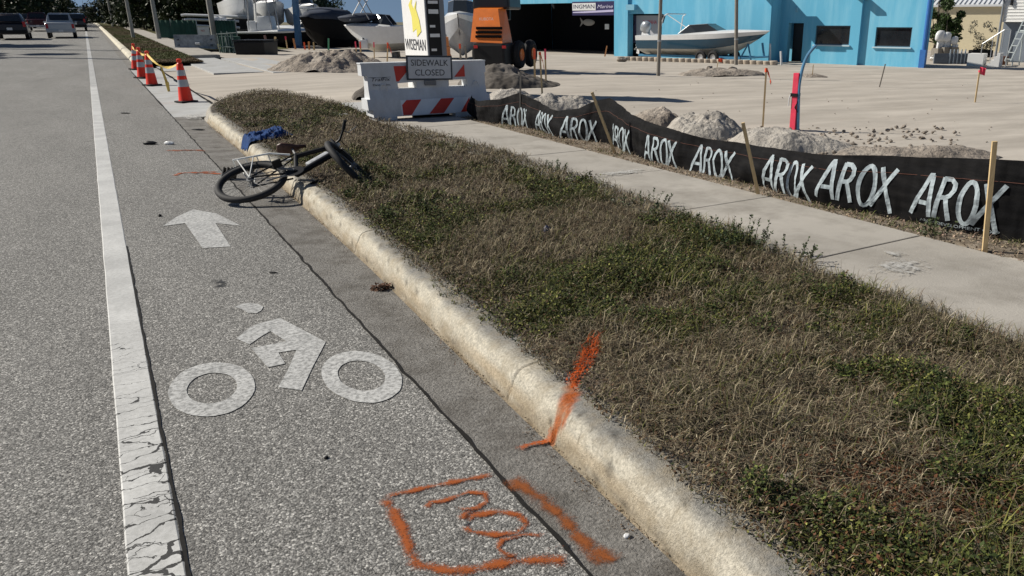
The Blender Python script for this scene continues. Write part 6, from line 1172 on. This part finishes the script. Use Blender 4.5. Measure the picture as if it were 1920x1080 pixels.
# ================================================================ RIGHT BACKGROUND
def faceb(px0, px1, y0, y1, d): a = W(px0, y1, d); b = W(px1, y1, d); c = W(px0, y0, d); return a, (b-a).length, (c-a).length
R2 = FACE-.6
a = W(1752, 118, 62); t = thing('metal_warehouse', 'cream metal warehouse with ribbed white roof behind the trees', 'building', a, R2); MB().box((8, 5, 2.0), (19, 10, 4.6)).build('wall', mat('cream_metal', (.62, .55, .38), .6, vary=.05), t)
mb = MB(); mb.add([(-1.8, -.3, 4.05), (17.8, -.3, 4.05), (17.8, 5, 5.9), (-1.8, 5, 5.9), (17.8, 10.3, 4.05), (-1.8, 10.3, 4.05), (-1.8, -.3, 4.2), (17.8, -.3, 4.2), (17.8, 5, 6.05), (-1.8, 5, 6.05), (17.8, 10.3, 4.2), (-1.8, 10.3, 4.2)], [(6, 7, 8, 9), (9, 8, 10, 11), (0, 3, 2, 1), (3, 5, 4, 2), (0, 1, 7, 6), (5, 11, 10, 4), (0, 6, 9, 3), (3, 9, 11, 5), (1, 2, 8, 7), (2, 4, 10, 8)])
for i in range(60): x = -1.7+i*.33; mb.box((x, 2.35, 5.17), (.05, 5.6, .06), rx=.334)
mb.build('roof', mat('white_roof', (.6, .62, .64), .5), t); MB().box((5.8, -.06, 1.2), (1.0, .06, 1.9)).build('door', mat('cream_door', (.5, .46, .36), .6), t)
a = W(1868, 112, 44); t = thing('clapboard_house', 'white clapboard gable house with shade-darkened lower walls at the right edge', 'house', a, FACE-.72); hw = 6.0; zt = 1.95
mb = MB(); mb.prism([(0, zt), (hw, zt), (hw, zt+1.4), (hw*.55, zt+4.6), (0, zt+1.5)], 0, 8); 
for i in range(12): 
    z = zt+.02+i*.16; mb.box((hw/2-.005, -.012, z), (hw-.02, .03, .02))
mb.build('upper_wall', mat('white_siding', (.80, .80, .78), .6, vary=.03), t); MB().box((hw/2, 4.1, zt/2-.2), (hw, 7.6, zt+.4)).build('lower_wall', mat('shade_grey_siding', (.16, .19, .23), .7, vary=.1, vscale=2), t)  # shade of the recess is put into the lower wall's grey
mb = MB(); mb.add([(-.25, -.3, zt+1.2), (hw*.55, -.3, zt+4.75), (hw*.55, 8.3, zt+4.75), (-.25, 8.3, zt+1.2), (-.25, -.3, zt+1.36), (hw*.55, -.3, zt+4.95), (hw*.55, 8.3, zt+4.95), (-.25, 8.3, zt+1.36)], [(0, 1, 2, 3), (4, 7, 6, 5), (0, 4, 5, 1), (3, 2, 6, 7), (0, 3, 7, 4)]); mb.add([(hw+.25, -.3, zt+1.2), (hw*.55, -.3, zt+4.75), (hw*.55, 8.3, zt+4.75), (hw+.25, 8.3, zt+1.2), (hw+.25, -.3, zt+1.36), (hw*.55, -.3, zt+4.95), (hw*.55, 8.3, zt+4.95), (hw+.25, 8.3, zt+1.36)], [(0, 3, 2, 1), (4, 5, 6, 7), (0, 1, 5, 4), (3, 7, 6, 2), (0, 4, 7, 3)]); mb.build('roof', mat('roof_dark', (.12, .13, .14), .8), t)
MB().tube([(-.05, -.08, -.2), (-.05, -.08, zt+1.5)], .06, 8).build('downpipe', mat('grey_gutter', (.2, .22, .24), .5), t); MB().box((.35, -.08, zt+1.0), (.12, .12, .32), bev=.03).build('wall_lantern', M_blk, t)
a = W(1811, 129, 40); L_ = (W(1866, 129, 40)-a).length; t = thing('front_steps', 'white masonry steps with a metal handrail before the white house', 'steps', a, FACE-.6); mb = MB(); mb.box((L_*.25, .5, .35), (L_*.5, 1.0, .75)); 
for i in range(5): mb.box((L_*(.55+.09*i)+L_*.045, .5, .06+.08*i), (L_*.09, 1.0, .16+.16*i-.04))
mb.build('masonry', mat('white_masonry', (.78, .78, .76), .7), t); mb = MB(); mb.tube([(L_*.4, .05, .5), (L_*.4, .05, 1.2), (L_*1.0, .05, 1.85), (L_*1.2, .05, 1.85), (L_*1.2, .05, 0)], .025, 6); mb.tube([(L_*.7, .05, .4), (L_*.7, .05, 1.5)], .02, 6); mb.tube([(L_, .05, .6), (L_, .05, 1.85)], .02, 6); mb.build('handrail', M_metal, t)
a = W(1749, 127, 42); L_ = (W(1812, 127, 42)-a).length; t = thing('picket_wall', 'low grey panel fence right of the blue building corner', 'fence', a, FACE); MB().box((L_/2, 0, .32), (L_, .08, .8)).build('panel', mat('slate_panel', (.09, .11, .14), .7, vary=.2), t); mb = MB(); [mb.box((L_*(.45+.11*i), -.06, .45), (.05, .05, .95)) for i in range(5)]; mb.build('picket', mat('pale_blue_grey', (.3, .36, .42), .6), t)
for (px_, py_, s, lb) in ((1757, 108, 1.0, 'large white outboard engine beside the blue building corner'), (1769, 106, .9, 'white outboard engine right of the large one'), (1783, 106, .75, 'smaller white outboard engine below the dense green tree')):
    a = W(px_, py_, 45); t = thing('outboard_engine', lb, 'outboard', a, FACE+.4, 'white outboard engines behind the grey fence'); o = outboard(t, .3, .55*s, s, .1, M_wht); o.name = 'cowl'; MB().box((.0, 0, .05), (.5, .5, .9)).build('stand', M_gry, t)
a = W(1877, 129, 41); t = thing('rusty_barrel', 'rusty brown barrel under the ladder at the right edge', 'barrel', a, FACE); MB().lathe([(0, 0), (.26, 0), (.28, .04), (.27, .3), (.28, .33), (.27, .58), (.26, .62), (0, .62)], 18).build('body', mat('rust', (.14, .055, .03), .8, vary=.4, vscale=5), t, smooth=True)
a = W(1893, 127, 40); t = thing('step_ladder', 'pale metal rolling ladder in front of the white house', 'ladder', a, FACE); mb = MB()
for y in (0, .6): mb.tube([(0, y, .3), (.6, y, 2.2)], .035, 6); mb.tube([(.75, y, 0), (.7, y, 2.2)], .035, 6); mb.tube([(0, y, .3), (.75, y, .3)], .03, 6); mb.tube([(.1, y, 0), (.1, y, .3)], .03, 6)
for i in range(6): mb.box((.06+.1*i, .3, .4+.32*i), (.14, .6, .03))
mb.box((.95, .3, 1.75), (.9, .7, .06)); mb.tube([(1.35, 0, 0), (1.35, 0, 1.75)], .03, 6); mb.tube([(.75, 0, .3), (1.35, 0, 1.5)], .025, 6); mb.build('frame', mat('aluminium', (.55, .6, .6), .4, metal=.4), t)
a = W(1838, 104, 46); t = thing('shrub_planter', 'dark potted shrubs behind the handrail of the white steps', 'plants', a, FACE); V, C, cs = tree_mesh(1.9, .8, 77, 1500, .1, (.03, .035, .03)); c = quads_obj('foliage', V, C, M_leaf); c.parent = t; MB().box((0, 0, .1), (1.2, .5, .4), bev=.03).build('planter', M_blk, t)
for o in list(bpy.data.objects):
    if '_h' in o: del o['_h']
    if o.parent is None and o.type in ('MESH', 'EMPTY') and 'kind' not in o and 'label' not in o: print('UNLABELLED', o.name)
